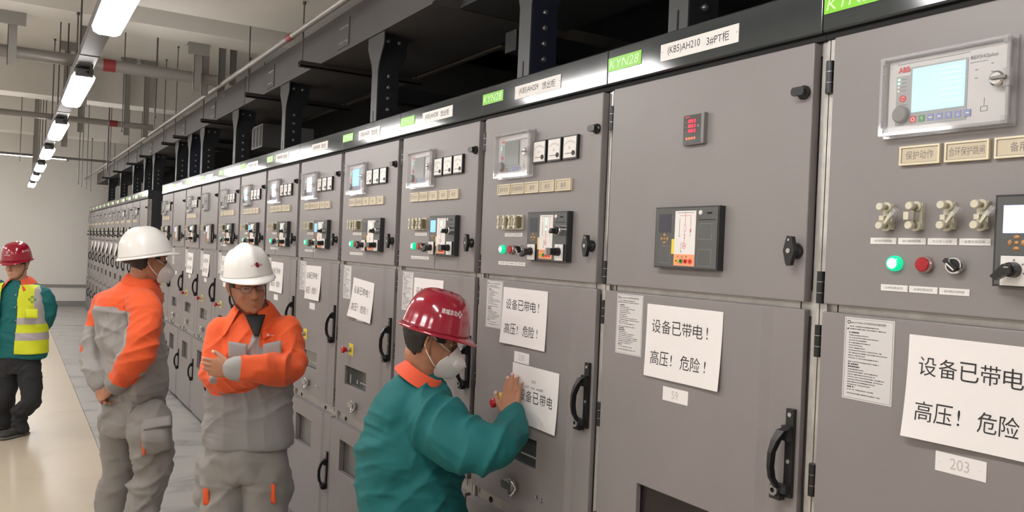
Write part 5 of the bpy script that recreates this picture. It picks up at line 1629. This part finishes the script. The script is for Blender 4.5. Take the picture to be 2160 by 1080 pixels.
    for s in (-1, 1):
        hp = hipc + S * 0.085 * s; kn = Vector((hp.x, hp.y, 0.48)) + F * 0.03; an = Vector((hp.x, hp.y, 0.09))
        limb(m, [hp, kn, an], [0.105, 0.082, 0.075], 'teal_dark', 22)
        shoes(t, Vector((hp.x, hp.y, 0)) - off, F)
    loft(m, [ell(hipc + UP * 0.08, cw * .14, cd * .15), ell(hipc, cw * .15, cd * .17), ell(hipc - UP * 0.1, cw * .13, cd * .16)], 'teal_dark'); L(m)
    remeshed(m, 0.009, 5, 0.6, folds((), 0.007, 8, (5, 5, 10)), name='trousers', parent=t)
    # head gear in local space
    mk = MB()
    for dx, dz in ((0, 0), (0.0007, 0), (0, 0.0006), (0.0007, 0.0006)): mk.text('建城京北', -0.034 + dx, 0.030 + dx, -0.008 + dz, 0.009 + dz, 0, 'helmet_mark')
    clover(mk, 0.043, 0.0005, 0.0125, 'helmet_mark')
    Th = Tl @ Matrix.Translation((0, 0.004, 0.004))
    helmet(Th, 'helmet_red', t, marks=((mk, 0.20, 0.36, 1.0, 1),), hz=0.142, z0=0.034, rx=0.116, ryf=0.128, ryb=0.116, peak=0.030)
    hair(Tl, t, low=-0.070); eyes(Tl, t); mask(Tl, t, valve=1)
    return t


person_teal()


def local(t):
    off = Vector(t.location)

    def L(mb):
        mb.v = [tuple(Vector(p) - off) for p in mb.v]; return mb
    return off, L


def ring_collar(c0, nrm, start, span, prof, mt, L, parent, lab, e1=None, sx=1.0, n=34, name='collar', tilt=None):
    nrm = Vector(nrm).normalized(); e1 = (Vector(e1) - nrm * Vector(e1).dot(nrm)).normalized(); e2 = nrm.cross(e1)
    m = MB(); vs = []; fs = []; k = len(prof)
    for i in range(n + 1):
        th = math.radians(start + span * i / n); dv = e1 * math.cos(th) + e2 * math.sin(th) * sx
        edge = min(i, n - i) / n
        for q, (r, h) in enumerate(prof):
            flare = 1 + (tilt or 0) * max(0, (0.12 - edge)) * (q / (k - 1))
            vs.append(Vector(c0) + dv * r * flare + nrm * (h - (tilt or 0) * max(0, 0.12 - edge) * 0.10 * (q / (k - 1))))
    for i in range(n):
        for q in range(k - 1): fs.append((i * k + q, i * k + q + 1, (i + 1) * k + q + 1, (i + 1) * k + q))
    m.add(vs, fs, mt, True); L(m)
    o = m.obj(name, parent); o['label'] = lab
    so = o.modifiers.new('t', 'SOLIDIFY'); so.thickness = 0.004; so.offset = 0; sb = o.modifiers.new('s', 'SUBSURF'); sb.levels = 1; sb.render_levels = 2
    return o


def patch(T, parent, name, pts, nx, ny, mt, out=0.004, puff=0.006, lab=None):
    """a stitched-on piece: four corner points, slightly domed"""
    a, b, c, d = [Vector(p) for p in pts]; n = (b - a).cross(d - a).normalized()
    if n.dot(CAM - a) < 0: n = -n
    m = MB(); vs = []; fs = []
    for i in range(ny + 1):
        for j in range(nx + 1):
            u, v = j / nx, i / ny
            p = (a * (1 - u) + b * u) * (1 - v) + (d * (1 - u) + c * u) * v
            vs.append(p + n * (out + puff * (16 * u * (1 - u) * v * (1 - v)) ** 0.5))
    for i in range(ny):
        for j in range(nx): fs.append((i * (nx + 1) + j, i * (nx + 1) + j + 1, (i + 1) * (nx + 1) + j + 1, (i + 1) * (nx + 1) + j))
    m.add(vs, fs, mt, True); o = m.obj(name, parent); so = o.modifiers.new('t', 'SOLIDIFY'); so.thickness = 0.004; so.offset = 0
    if lab: o['label'] = lab
    return o


# ======================================================= man with crossed arms
def person_crossed():
    D = 3.66
    base = at(530, 900, D); t = thing('person', 'person in orange and grey workwear and white hard hat, standing with crossed arms', 'person', (base.x, base.y, 0))
    off, L = local(t)
    F = (-HF * 0.93 + HR * 0.10).normalized()
    hf = (-HF * 0.80 + HR * 0.58 - UP * 0.10).normalized()
    T = frame_mat(at(521, 601, D + 0.02), hf, (UP - HR * 0.19).normalized()); Tl = Matrix.Translation(-off) @ T
    cw, cd = HR, HF; sk = 'skin_tan_shade'  # darker skin here stands in for the shade under the brim
    shL, shR = at(467, 699, D + .02), at(604, 700, D + .02)       # as seen: left, right
    elL, elR = at(462, 790, D - .06), at(606, 772, D - .08)
    wrL, wrR = at(560, 772, D - .17), at(492, 778, D - .27)
    m = MB(); head_pieces(m, T, sk)
    limb(m, [T @ Vector((0, -0.028, -0.060)), at(537, 655, D + .05), at(535, 690, D + .06)], [0.056, 0.057, 0.068], sk, 22)
    hip = at(522, 985, D + .03)
    loft(m, [ell(at(535, 690, D + .06), cw * .12, cd * .07), ell(at(533, 760, D + .05), cw * .15, cd * .09), ell(at(530, 860, D + .04), cw * .14, cd * .09), ell(hip, cw * .14, cd * .09)], sk, n=24)
    limb(m, [shL, elL, wrL], [0.04, 0.036, 0.028], sk, 16); limb(m, [shR, elR, wrR], [0.04, 0.036, 0.028], sk, 16)
    for s in (-1, 1):
        hp = hip + HR * 0.09 * s; kn = Vector((hp.x, hp.y, 0.47)) + F * 0.03; an = Vector((hp.x, hp.y, 0.10))
        limb(m, [hp, kn, an], [0.07, 0.05, 0.036], sk, 16)
    d = (at(440, 790, D - .24) - at(490, 776, D - .27)).normalized()
    tips = hand_pieces(m, wrR + d * 0.005, (at(446, 774, D - .25) - wrR).normalized(), (-HF * 0.9 - HR * 0.1), UP, sk, curl=(0.22, 0.24, 0.26, 0.30), spread=0.03, sc=0.98, tcurl=0.3, tout=0.5)
    hand_pieces(m, wrL + HF * 0.07, (HR * 0.35 + HF * 0.9 + UP * .1).normalized(), HR * 1.0, UP, sk, curl=(0.3, 0.3, 0.3, 0.3), sc=0.80)
    L(m); body = remeshed(m, 0.0042, 3, 0.5, head_disp(Tl), name='body', parent=t)
    nails([(p - off, dd, n, r) for p, dd, n, r in tips], body)
    # jacket
    j = MB()
    rows = [(535, 655, .075, .075, .06), (535, 668, .125, .090, .06), (534, 685, .180, .105, .055), (534, 705, .200, .115, .05), (533, 740, .212, .130, .04), (531, 790, .200, .132, .03), (528, 850, .205, .135, .03), (526, 905, .222, .140, .03), (526, 925, .225, .142, .03), (526, 938, .215, .135, .03)]
    loft(j, [ell(at(u, v, D + dd), cw * a * .91, cd * b * .91) for u, v, a, b, dd in rows], 'work_grey', n=36, k=4, ex=2.3)
    limb(j, [at(480, 700, D + .03), shL + HR * 0.0, at(461, 738, D - .01), elL, at(510, 793, D - .13), wrL], [0.060, 0.062, 0.062, 0.062, 0.057, 0.047], 'orange', 24)
    limb(j, [at(592, 700, D + .03), shR, at(609, 738, D - .02), elR, at(560, 778, D - .20), at(515, 777, D - .255), wrR], [0.060, 0.062, 0.064, 0.066, 0.061, 0.052, 0.037], 'orange', 24)
    A = {k: np.array(v - off) for k, v in dict(shL=shL, shR=shR, elL=elL, elR=elR, wrL=wrL, wrR=wrR, mid=at(560, 778, D - .20), lmid=at(510, 793, D - .13)).items()}
    CAMl = np.array(CAM - off); cr, cu_, cf = np.array(CR), np.array(CU), np.array(CF)
    yoke = at(530, 757, D - 0.09).z; ctr = np.array(at(535, 740, D - .09) - off); hr = np.array(HR); hf_ = np.array(HF)

    def mf(ce, nn):
        t1, d1 = seg_t(ce, A['shL'], A['elL']); t2, d2 = seg_t(ce, A['shR'], A['elR']); t3, d3 = seg_t(ce, A['elL'], A['lmid']); t3b, d3b = seg_t(ce, A['lmid'], A['wrL']); d3 = np.minimum(d3, d3b); t4, d4 = seg_t(ce, A['elR'], A['mid']); t5, d5 = seg_t(ce, A['mid'], A['wrR'])
        arm = (np.minimum.reduce([d1, d2]) < 0.094) | (d3 < 0.082) | (d4 < 0.100) | (d5 < 0.088)
        cuff = (d5 < 0.088) & (t5 > 0.86) & (d5 < d3 - 0.005) & (d5 < d1 - 0.005)
        sx = (ce - ctr) @ hr
        chest = ce[:, 2] > (yoke - off.z + 0.035 + 0.02 * np.sin(np.abs(sx) * 30))
        placket = (np.abs(sx + 0.002 - 0.10 * (ce[:, 2] - yoke + off.z - 0.10)) < 0.020) & ((ce - ctr) @ hf_ < 0.05) & (ce[:, 2] < yoke - off.z + 0.115) & (ce[:, 2] > yoke - off.z - 0.03)
        return np.where(cuff, 2, np.where(arm, 1, np.where(placket, 2, np.where(chest, 1, 0))))
    bd = [(tuple(A['elL']), tuple(UP), 0.12, 0.008), (tuple(A['elR']), tuple(HR), 0.13, 0.010), (tuple(A['mid']), tuple(HR), 0.10, 0.007), (tuple(np.array(at(530, 800, D - .1) - off)), tuple(HR + UP * .4), 0.12, 0.007),
          (tuple(np.array(at(450, 860, D - .05) - off)), tuple(HR * 0.5 + UP), 0.13, 0.008), (tuple(A['shR']), tuple(HR - UP), 0.10, 0.006)]
    L(j); jk = remeshed(j, 0.006, 9, 0.6, folds(bd, 0.011, 21, (5, 5, 3)), mf, ['work_grey', 'orange', 'work_grey_light'], name='jacket', parent=t); jk['label'] = 'orange and grey work jacket'
    # open collar over a dark shirt
    patch(None, jk, 'undershirt', [at(517, 664, D - .028) - off, at(560, 664, D - .028) - off, at(545, 710, D - .085) - off, at(538, 710, D - .085) - off], 8, 8, 'undershirt', 0.0, 0.012, 'black shirt at the open collar')
    ring_collar(at(535, 655, D + .05), UP * 0.95 - F * -0.28, -150, 300, [(0.066, 0.022), (0.074, 0.036), (0.084, 0.026), (0.108, -0.014), (0.128, -0.046)], 'orange', L, jk, 'orange open collar', e1=HF, tilt=3.2)
    for a_, b_ in (((483, 716), (522, 722)), ((556, 722), (594, 714))):
        z0 = 40
        patch(None, jk, 'chest_pocket', [at(a_[0], a_[1] + 4, D - .093) - off, at(b_[0], b_[1] + 4, D - .098) - off, at(b_[0], b_[1] + z0, D - .11) - off, at(a_[0], a_[1] + z0, D - .105) - off], 8, 6, 'work_grey', 0.003, 0.005, 'grey chest pocket flap')
    m = MB(); m.text('S', 0, .012, 0, .010, 0, 'helmet_mark').box(.013, .034, -.001, 0, .003, .006, 'mark_pink'); o = m.obj('embroidered_mark', jk)
    o.matrix_world = Matrix.Identity(4); o.location = at(562, 709, D - .098) - off; o.rotation_euler = (0, 0, -YAW + 0.1)
    # trousers with pocket piping
    m = MB(); hb = at(520, 925, D + .03)
    loft(m, [ell(hb, cw * .168, cd * .108), ell(at(519, 965, D + .03), cw * .177, cd * .115), ell(at(518, 1000, D + .03), cw * .172, cd * .108)], 'trouser_grey', n=30)
    for s, us in ((-1, 477), (1, 562)):
        hp = at(us, 975, D + .03); kn = at(us - 2, 1100, D + .01); an = Vector((kn.x, kn.y, 0.10))
        limb(m, [hp, kn, Vector((kn.x, kn.y, 0.3)), an], [0.095, 0.089, 0.084, 0.075], 'trouser_grey', 24)
        shoes(t, Vector((kn.x, kn.y, 0)) - off, F + HR * 0.2 * s)
    limb(m, [at(440, 975, D + .05), at(437, 1040, D + .05)], [0.045, 0.062], 'trouser_grey', 16); limb(m, [at(590, 975, D + .05), at(588, 1040, D + .05)], [0.04, 0.055], 'trouser_grey', 16)
    L(m); tr = remeshed(m, 0.009, 5, 0.6, folds([(tuple(np.array(at(520, 985, D - .08) - off)), tuple(HR + UP * 0.6), 0.14, 0.008), (tuple(np.array(at(440, 1000, D) - off)), tuple(UP), 0.12, 0.009)], 0.013, 14, (6, 6, 2.6)), name='trousers', parent=t); tr['label'] = 'grey work trousers with orange piping'
    for u0, u1, v0, v1 in ((430, 442, 1025, 1066), (573, 582, 1018, 1062)):
        patch(None, tr, 'pocket_piping', [at(u0 + 1, v0, D - .062) - off, at(u1, v0 + 4, D - .066) - off, at(u1 + 1, v1, D - .066) - off, at(u0, v1 - 3, D - .062) - off], 4, 6, 'orange', 0.006, 0.004, 'orange pocket piping')
    mk = MB()
    n = 20; mk.add([(0.0105 * math.cos(2 * math.pi * i / n), 0, 0.0095 * math.sin(2 * math.pi * i / n)) for i in range(n)], [tuple(range(n))], 'mark_maroon')
    mk.add([(-0.030, 0, 0.001), (-0.010, 0, 0.008), (-0.010, 0, -0.005), (-0.030, 0, -0.003)], [(0, 1, 2, 3)], 'mark_pink'); mk.add([(0.011, 0, 0.006), (0.031, 0, 0.004), (0.027, 0, -0.001), (0.012, 0, -0.005)], [(0, 1, 2, 3)], 'mark_pink')
    Th = Tl @ Matrix.Translation((-0.010, -0.004, 0.012)) @ Matrix.Rotation(0.06, 4, 'X')
    helmet(Th, 'helmet_white', t, vee=True, marks=((mk, math.pi / 2 + 0.10, 0.22, 1.0, 1),), rx=0.105, ryf=0.122, ryb=0.122, hz=0.140, z0=0.030, peak=0.034, pw=0.70)
    hair(Tl, t, low=-0.055); eyes(Tl, t)
    # glasses and chin strap
    g = MB(); P = lambda x, y, z: Tl @ Vector((x, y, z))
    for s in (-1, 1):
        g.tube([P(s * (0.034 + 0.024 * math.cos(a)), 0.103 - 0.010 * abs(math.cos(a)) * (math.cos(a) * 1 > 0), 0.000 + 0.016 * math.sin(a)) for a in [i * math.pi / 8 for i in range(16)]], 0.0009, 'frame_dark', 6, True)
        g.tube([P(s * 0.058, 0.094, 0.004), P(s * 0.074, 0.060, 0.006), P(s * 0.080, 0.0, 0.006), P(s * 0.078, -0.02, -0.004)], 0.0014, 'frame_dark', 6)
    g.tube([P(-0.010, 0.103, 0.002), P(0, 0.106, 0.006), P(0.010, 0.103, 0.002)], 0.0014, 'frame_dark', 6)
    gl = g.obj('glasses', t); lm = MB()
    for s in (-1, 1): lm.add([P(s * (0.034 + 0.023 * math.cos(a)), 0.102 - 0.010 * abs(math.cos(a)) * (math.cos(a) > 0), 0.015 * math.sin(a)) for a in [i * math.pi / 8 for i in range(16)]], [tuple(range(16))], 'lens')
    lm.obj('lens', gl)
    cs = MB(); cs.tube([P(-0.080, 0.0, 0.03), P(-0.079, 0.015, -0.03), P(-0.067, 0.035, -0.085), P(-0.035, 0.060, -0.122), P(0, 0.072, -0.130), P(0.035, 0.060, -0.122), P(0.067, 0.035, -0.085), P(0.079, 0.015, -0.03), P(0.080, 0, 0.03)], 0.0028, 'chin_strap', 8); cs.obj('chin_strap', t)


# ======================================================= man seen from behind, hands clasped
def person_back():
    D = 4.50
    base = at(285, 900, D); t = thing('person', 'person in orange and grey workwear, white hard hat and mask, seen from behind, hands clasped', 'person', (base.x, base.y, 0))
    off, L = local(t); sk = 'skin_tan_shade'
    F = (HR * 0.80 + HF * 0.60).normalized(); S = F.cross(UP)
    hf = (HR * 0.72 + HF * 0.69).normalized()
    T = frame_mat(at(311, 549, D - .02), hf, (UP + HR * -0.06).normalized()); Tl = Matrix.Translation(-off) @ T
    cw, cd = HR, HF
    shR, elR, wrR = at(302, 640, D - .17), at(297, 733, D - .26), at(243, 812, D - .20)
    shL, elL, wrL = at(222, 648, D + .13), at(200, 730, D + .02), at(213, 808, D - .14)
    m = MB(); head_pieces(m, T, sk)
    limb(m, [T @ Vector((0, -0.028, -0.060)), at(290, 600, D - .01), at(282, 625, D)], [0.056, 0.057, 0.050], sk, 22)
    hip = at(285, 875, D - .02)
    loft(m, [ell(at(280, 630, D), cw * .10, cd * .10), ell(at(282, 700, D), cw * .11, cd * .11), ell(at(284, 800, D - .01), cw * .11, cd * .11), ell(hip, cw * .11, cd * .11)], sk, n=24)
    limb(m, [shR, elR, wrR], [0.042, 0.036, 0.026], sk, 16); limb(m, [shL, elL, wrL], [0.042, 0.036, 0.026], sk, 16)
    tips = hand_pieces(m, wrR, (at(205, 842, D - .20) - wrR).normalized(), (-HF * 0.7 + UP * 0.6), UP, sk, curl=(0.35, 0.4, 0.4, 0.45), spread=0.03, sc=0.92)
    hand_pieces(m, wrL + HF * -0.01, (at(222, 842, D - .17) - wrL).normalized(), (HF * 0.6 - HR * .7), HR, sk, curl=(0.35, 0.35, 0.35, 0.4), spread=0.05, sc=0.90)
    legs = []
    for u1, v1, u2, u3, dd, s in ((243, 890, 240, 238, .08, -1), (318, 890, 308, 300, -.12, 1)):
        hp = at(u1, v1, D + dd); kn = at(u2, 1000, D + dd); an = Vector((at(u3, 1080, D + dd).x, at(u3, 1080, D + dd).y, 0.10)); legs.append((hp, kn, an)); limb(m, [hp, kn + F * 0.03, an], [0.055, 0.042, 0.032], sk, 16)
    L(m); body = remeshed(m, 0.0045, 3, 0.5, head_disp(Tl), name='body', parent=t); nails([(p - off, dd, n, r) for p, dd, n, r in tips], body)
    j = MB()
    rows = [(293, 590, .070, .070, -.01), (286, 606, .110, .105, 0), (275, 628, .150, .165, 0), (272, 660, .160, .190, 0), (277, 710, .160, .185, 0), (284, 760, .158, .175, -.01), (285, 805, .150, .165, -.02), (284, 826, .152, .165, -.02), (284, 842, .140, .155, -.02)]
    loft(j, [ell(at(u, v, D + dd), cw * a, cd * b) for u, v, a, b, dd in rows], 'work_grey', n=36, k=4, ex=2.2)
    limb(j, [at(293, 640, D - .10), at(304, 650, D - .17), at(305, 690, D - .225), elR, at(272, 775, D - .24), wrR], [0.078, 0.083, 0.082, 0.076, 0.064, 0.047], 'orange', 24)
    limb(j, [at(237, 645, D + .10), shL, elL + HR * .0, at(203, 775, D - .07), wrL], [0.075, 0.076, 0.070, 0.060, 0.046], 'orange', 24)
    A = {k: np.array(v - off) for k, v in dict(shL=shL, shR=shR, elL=elL, elR=elR, wrL=wrL, wrR=wrR).items()}
    yz = at(270, 648, D - .18).z - off.z; back = np.array((-HR * 0.75 - HF * 0.25)); hr = np.array(HR)

    def mf(ce, nn):
        t1, d1 = seg_t(ce, A['shR'], A['elR']); t2, d2 = seg_t(ce, A['elR'], A['wrR']); t3, d3 = seg_t(ce, A['shL'], A['elL']); t4, d4 = seg_t(ce, A['elL'], A['wrL'])
        ra = (d1 < 0.125) | ((d2 < 0.102 - 0.028 * t2) & (ce[:, 2] > A['wrR'][2] - 0.035)); la = (d3 < 0.095) | (d4 < 0.082)
        # side of the right sleeve that faces backwards is grey
        c1 = A['shR'] + t1[:, None] * (A['elR'] - A['shR']); c2 = A['elR'] + t2[:, None] * (A['wrR'] - A['elR'])
        c = np.where((d1 < d2)[:, None], c1, c2); rel = (ce - c) @ hr
        strip = (rel < -0.038 - 0.01 * t1) & ((ce[:, 2] < yz - 0.02))
        cuffR = (d2 < 0.078) & (t2 > 0.84); cuffL = (d4 < 0.075) & (t4 > 0.84)
        lo = (la & (ce[:, 2] < yz - 0.13) & (vnoise(ce * 9, 4) > 0.35)) | (la & (ce[:, 2] < yz - 0.27))
        yoke = ce[:, 2] > yz
        hem = ce[:, 2] < yz - 0.465
        return np.where(cuffR | cuffL, 2, np.where(ra, np.where(strip, 0, 1), np.where(la, np.where(lo, 0, 1), np.where(yoke, 1, np.where(hem, 2, 0)))))
    q = lambda u, v, dd: tuple(np.array(at(u, v, D + dd) - off))
    bd = [(q(298, 735, -.28), tuple(UP - HR * .3), 0.12, 0.008), (q(255, 800, -.22), tuple(UP - HR), 0.07, 0.008), (q(205, 790, -.1), tuple(UP), 0.09, 0.009), (q(330, 790, -.1), tuple(UP * .5 + HR), 0.10, 0.009), (q(235, 700, -.15), tuple(HR + UP * .1), 0.12, 0.006), (q(195, 730, 0), tuple(UP), 0.09, 0.008)]
    L(j); jk = remeshed(j, 0.006, 9, 0.6, folds(bd, 0.012, 40, (6, 6, 2.6)), mf, ['work_grey_light', 'orange', 'trouser_grey'], name='jacket', parent=t); jk['label'] = 'orange and grey work jacket'
    ring_collar(at(294, 595, D - .01), UP * 0.96 + HR * 0.22, -165, 330, [(0.062, 0.030), (0.067, 0.038), (0.074, 0.028), (0.086, 0.004), (0.094, -0.018)], 'orange', L, jk, 'orange stand-up collar', e1=-F)
    # trousers with cargo pocket
    m = MB()
    loft(m, [ell(at(284, 832, D - .02), cw * .140, cd * .150), ell(at(283, 865, D - .02), cw * .152, cd * .165), ell(at(283, 905, D - .02), cw * .150, cd * .155)], 'trouser_grey', n=30)
    for (hp, kn, an), s in zip(legs, (-1, 1)):
        kk = kn + (F * 0.03)
        limb(m, [hp, kk, Vector((an.x, an.y, 0.30)), an], [0.088 if s < 0 else .108, 0.080 if s < 0 else 0.092, 0.080, 0.072], 'trouser_grey', 24); shoes(t, Vector((an.x, an.y, 0)) - off, F)
    L(m); tr = remeshed(m, 0.009, 5, 0.6, folds([(q(300, 1000, -.2), tuple(UP - HR * .4), 0.14, 0.010), (q(250, 1000, -.05), tuple(UP + HR * .3), 0.14, 0.008), (q(270, 880, -.18), tuple(HR + UP), 0.12, 0.006), (q(300, 1060, -.2), tuple(UP), 0.12, 0.010)], 0.012, 60, (6, 6, 3)), name='trousers', parent=t); tr['label'] = 'grey work trousers with a cargo pocket'
    pk = MB(); a = [(303, 893, -.245), (357, 885, -.20), (363, 945, -.20), (306, 957, -.245)]
    loft(pk, [ell(at(331, 890, D - .225), (at(358, 886, D - .21) - at(303, 893, D - .245)) * .5, HF * .020), ell(at(333, 920, D - .235), (at(361, 914, D - .205) - at(304, 924, D - .25)) * .5, HF * .042), ell(at(335, 952, D - .225), (at(362, 946, D - .205) - at(307, 958, D - .245)) * .5, HF * .022)], 'trouser_grey', n=20, ex=4)
    L(pk); remeshed(pk, 0.007, 4, 0.5, folds((), 0.010, 77, (12, 12, 8)), name='cargo_pocket', parent=tr)['label'] = 'bulging cargo pocket'
    patch(None, tr, 'pocket_flap', [at(302, 884, D - .262) - off, at(360, 876, D - .215) - off, at(361, 897, D - .25) - off, at(303, 908, D - .29) - off], 8, 5, 'trouser_grey', 0.0, 0.006)
    patch(None, tr, 'pocket_piping', [at(299, 912, D - .265) - off, at(305, 914, D - .285) - off, at(308, 958, D - .27) - off, at(303, 961, D - .26) - off], 3, 6, 'orange', 0.004, 0.003, 'orange pocket piping')
    Th = Tl @ Matrix.Translation((0, -0.010, 0.002)) @ Matrix.Rotation(0.17, 4, 'X')
    helmet(Th, 'helmet_white', t, vee=False, rx=0.124, ryf=0.142, ryb=0.134, hz=0.158, z0=0.026, peak=0.040, pw=0.80)
    hair(Tl, t, low=-0.066); eyes(Tl, t); mask(Tl, t, valve=1)


# ======================================================= walker at the left edge
def person_walker():
    D = 6.93
    base = at(36, 925, D); t = thing('person', 'person in yellow vest, teal jacket and dark red hard hat walking at the left edge', 'person', (base.x, base.y, 0))
    off, L = local(t); sk = 'skin'
    F = (-HF * 0.92 - HR * 0.30).normalized(); S = HR
    hf = (-HF * 0.98 - HR * 0.06 - UP * 0.18).normalized()
    T = frame_mat(at(36, 556, D), hf, UP); Tl = Matrix.Translation(-off) @ T; cw, cd = HR, HF
    m = MB(); head_pieces(m, T, sk); limb(m, [T @ Vector((0, -0.028, -0.06)), at(42, 598, D + .04), at(44, 615, D + .05)], [0.052, 0.053, 0.062], sk, 20)
    sR, eR, wR = at(94, 614, D + .05), at(103, 665, D + .10), at(88, 695, D + .20)
    sL, eL, wL = at(-12, 612, D + .05), at(-20, 665, D + .10), at(5, 695, D + .20)
    hip = at(40, 770, D + .04)
    loft(m, [ell(at(43, 615, D + .05), cw * .12, cd * .07), ell(at(42, 680, D + .05), cw * .13, cd * .09), ell(hip, cw * .13, cd * .09)], sk, n=24)
    limb(m, [sR - UP * 0.045 - HR * 0.01, eR, wR], [0.032, 0.032, 0.026], sk, 14); limb(m, [sL - UP * 0.04, eL, wL], [0.034, 0.032, 0.026], sk, 14)
    hand_pieces(m, wR, (-HR * .8 - UP * .3).normalized(), HF, UP, sk, curl=(.35,) * 4, sc=.88); hand_pieces(m, wL, (HR * .8 - UP * .3).normalized(), HF, UP, sk, curl=(.35,) * 4, sc=.88)
    an1 = Vector(at(42, 905, D)); an1 = Vector((an1.x, an1.y, 0.10)); an2 = at(5, 905, D + .1); an2 = Vector((an2.x, an2.y, 0.11))
    legs = [(at(60, 775, D + .03), at(66, 845, D - .02), an1), (at(20, 775, D + .04), at(8, 845, D + .03), an2)]
    for hp, kn, an in legs: limb(m, [hp, kn, an + UP * .1, an], [0.06, 0.045, 0.036, 0.032], sk, 14)
    L(m); remeshed(m, 0.006, 2, 0.5, head_disp(Tl), name='body', parent=t)
    rows = [(44, 592, .075, .07, .05), (44, 600, .125, .09, .05), (43, 612, .190, .11, .05), (42, 640, .205, .13, .05), (41, 680, .200, .135, .05), (40, 720, .210, .135, .04), (40, 745, .215, .135, .04), (40, 753, .205, .13, .04)]
    j = MB(); loft(j, [ell(at(u, v, D + dd), cw * a, cd * b) for u, v, a, b, dd in rows], 'teal', n=36, k=4, ex=2.3)
    limb(j, [at(90, 618, D + .05), at(97, 628, D + .06), eR, wR], [0.048, 0.056, 0.055, 0.044], 'teal', 20); limb(j, [at(-5, 608, D + .05), sL, eL, wL], [0.068, 0.072, 0.064, 0.046], 'teal', 20)
    L(j); q = lambda u, v, dd: tuple(np.array(at(u, v, D + dd) - off))
    jk = remeshed(j, 0.010, 5, 0.6, folds([(q(107, 665, .1), tuple(UP), .1, .008)], 0.010, 70, (6, 6, 3)), name='jacket', parent=t); jk['label'] = 'teal work jacket with snap buttons'
    for v in (622, 648, 676, 702, 728):
        MB().lathe(at(33, v, D - .098) - off, -HF, [(0.0075, 0), (0.006, 0.004), (0, 0.005)], 'steel', 10).obj('snap_button', jk)
    ring_collar(at(42, 592, D + .030), UP * .97 - F * -.2, -145, 290, [(0.064, 0.018), (0.074, 0.028), (0.090, 0.018), (0.112, -0.010), (0.128, -0.034)], 'orange_collar', L, jk, 'orange open collar', e1=HF, tilt=3.0)
    # vest, open in front
    vm = MB(); loft(vm, [ell(at(u, v, D + dd), cw * (a + .022), cd * (b + .024)) for u, v, a, b, dd in rows[1:-1]], 'vest_yellow', n=36, k=4, ex=2.3); L(vm)
    z = lambda v: at(60, v, D - .09).z; hr = np.array(HR); hfv = np.array(HF); c0 = np.array(at(33, 650, D) - off)

    def vkeep(ce):
        s = (ce - c0) @ hr; dpt = (ce - c0) @ hfv
        front = dpt < 0.06
        g = 0.075 + 0.10 * np.clip((z(600) - ce[:, 2] - 0) / 0.25, 0, 0) + 0.0
        hole = (np.abs(s - 0.03) > 0.215) & (ce[:, 2] > z(668)) & (ce[:, 2] < z(590))
        return ~(front & (np.abs(s) < g)) & ~hole & (ce[:, 2] > z(747))

    def vm_f(ce, nn):
        s = (ce - c0) @ hr; h = ce[:, 2]
        band = ((h < z(672)) & (h > z(685))) | ((h < z(703)) & (h > z(719)))
        vert = (np.abs(s - 0.20 - 0.03 * np.clip((z(600) - h) / .3, 0, 1)) < 0.026) & (h > z(672))
        return np.where(band | vert, 1, 0)
    vest = remeshed(vm, 0.008, 4, 0.5, folds((), 0.005, 90, (7, 7, 4)), vm_f, ['vest_yellow', 'reflective'], name='safety_vest', parent=t, keep=vkeep, thick=0.004); vest['label'] = 'fluorescent yellow vest with grey reflective bands'
    mk = MB()
    clover(mk, 0, 0, 0.032, 'vest_green'); o = mk.obj('vest_emblem', vest); o.location = at(68, 632, D - .140) - off; o.rotation_euler = (0, 0, -YAW + 0.15)
    patch(None, vest, 'vest_pocket', [at(54, 652, D - .132) - off, at(80, 652, D - .118) - off, at(80, 671, D - .122) - off, at(54, 671, D - .135) - off], 6, 4, 'vest_yellow', 0.002, 0.004)
    m = MB(); loft(m, [ell(at(40, 740, D + .04), cw * .165, cd * .11), ell(at(40, 765, D + .04), cw * .170, cd * .115), ell(at(40, 785, D + .04), cw * .160, cd * .105)], 'jeans')
    for hp, kn, an in legs:
        limb(m, [hp, kn, an + UP * .1, an - UP * 0.02], [0.092, 0.072, 0.062, 0.060], 'jeans', 20)
    L(m); remeshed(m, 0.009, 4, 0.6, folds([(q(60, 850, 0), tuple(UP), .12, .008), (q(40, 895, 0), tuple(UP), .08, .008)], 0.009, 95, (7, 7, 4)), name='trousers', parent=t)['label'] = 'dark jeans'
    shoes(t, an1 - off, F); shoes(t, an2 - off, F)
    mk = MB(); clover(mk, -0.036, 0, 0.011, 'helmet_mark'); mk.text('北京城建', -0.022, 0.028, -0.007, 0.007, 0, 'helmet_mark')
    mk2 = MB(); clover(mk2, 0, 0.010, 0.012, 'helmet_mark'); mk2.text('北京城建', -0.028, 0.028, -0.014, -0.003, 0, 'helmet_mark')
    helmet(Tl @ Matrix.Translation((0, -0.002, 0.014)), 'helmet_red', t, marks=((mk, math.pi - 0.12, 0.34, 1.0, 1), (mk2, math.pi / 2, 0.26, 1.0, 1)), rx=0.112, ryf=0.122, ryb=0.122, hz=0.148, z0=0.026, peak=0.036)
    hair(Tl, t, low=-0.075, voxel=0.006); eyes(Tl, t, sk='skin')
    cs = MB(); P = lambda x, y, z: Tl @ Vector((x, y, z))
    cs.tube([P(-0.078, 0.0, 0.03), P(-0.077, 0.012, -0.03), P(-0.064, 0.03, -0.085), P(-0.03, 0.058, -0.124), P(0.03, 0.058, -0.124), P(0.064, 0.03, -0.085), P(0.077, 0.012, -0.03), P(0.078, 0, 0.03)], 0.003, 'chin_strap', 8); cs.obj('chin_strap', t)


person_crossed()
person_back()
person_walker()
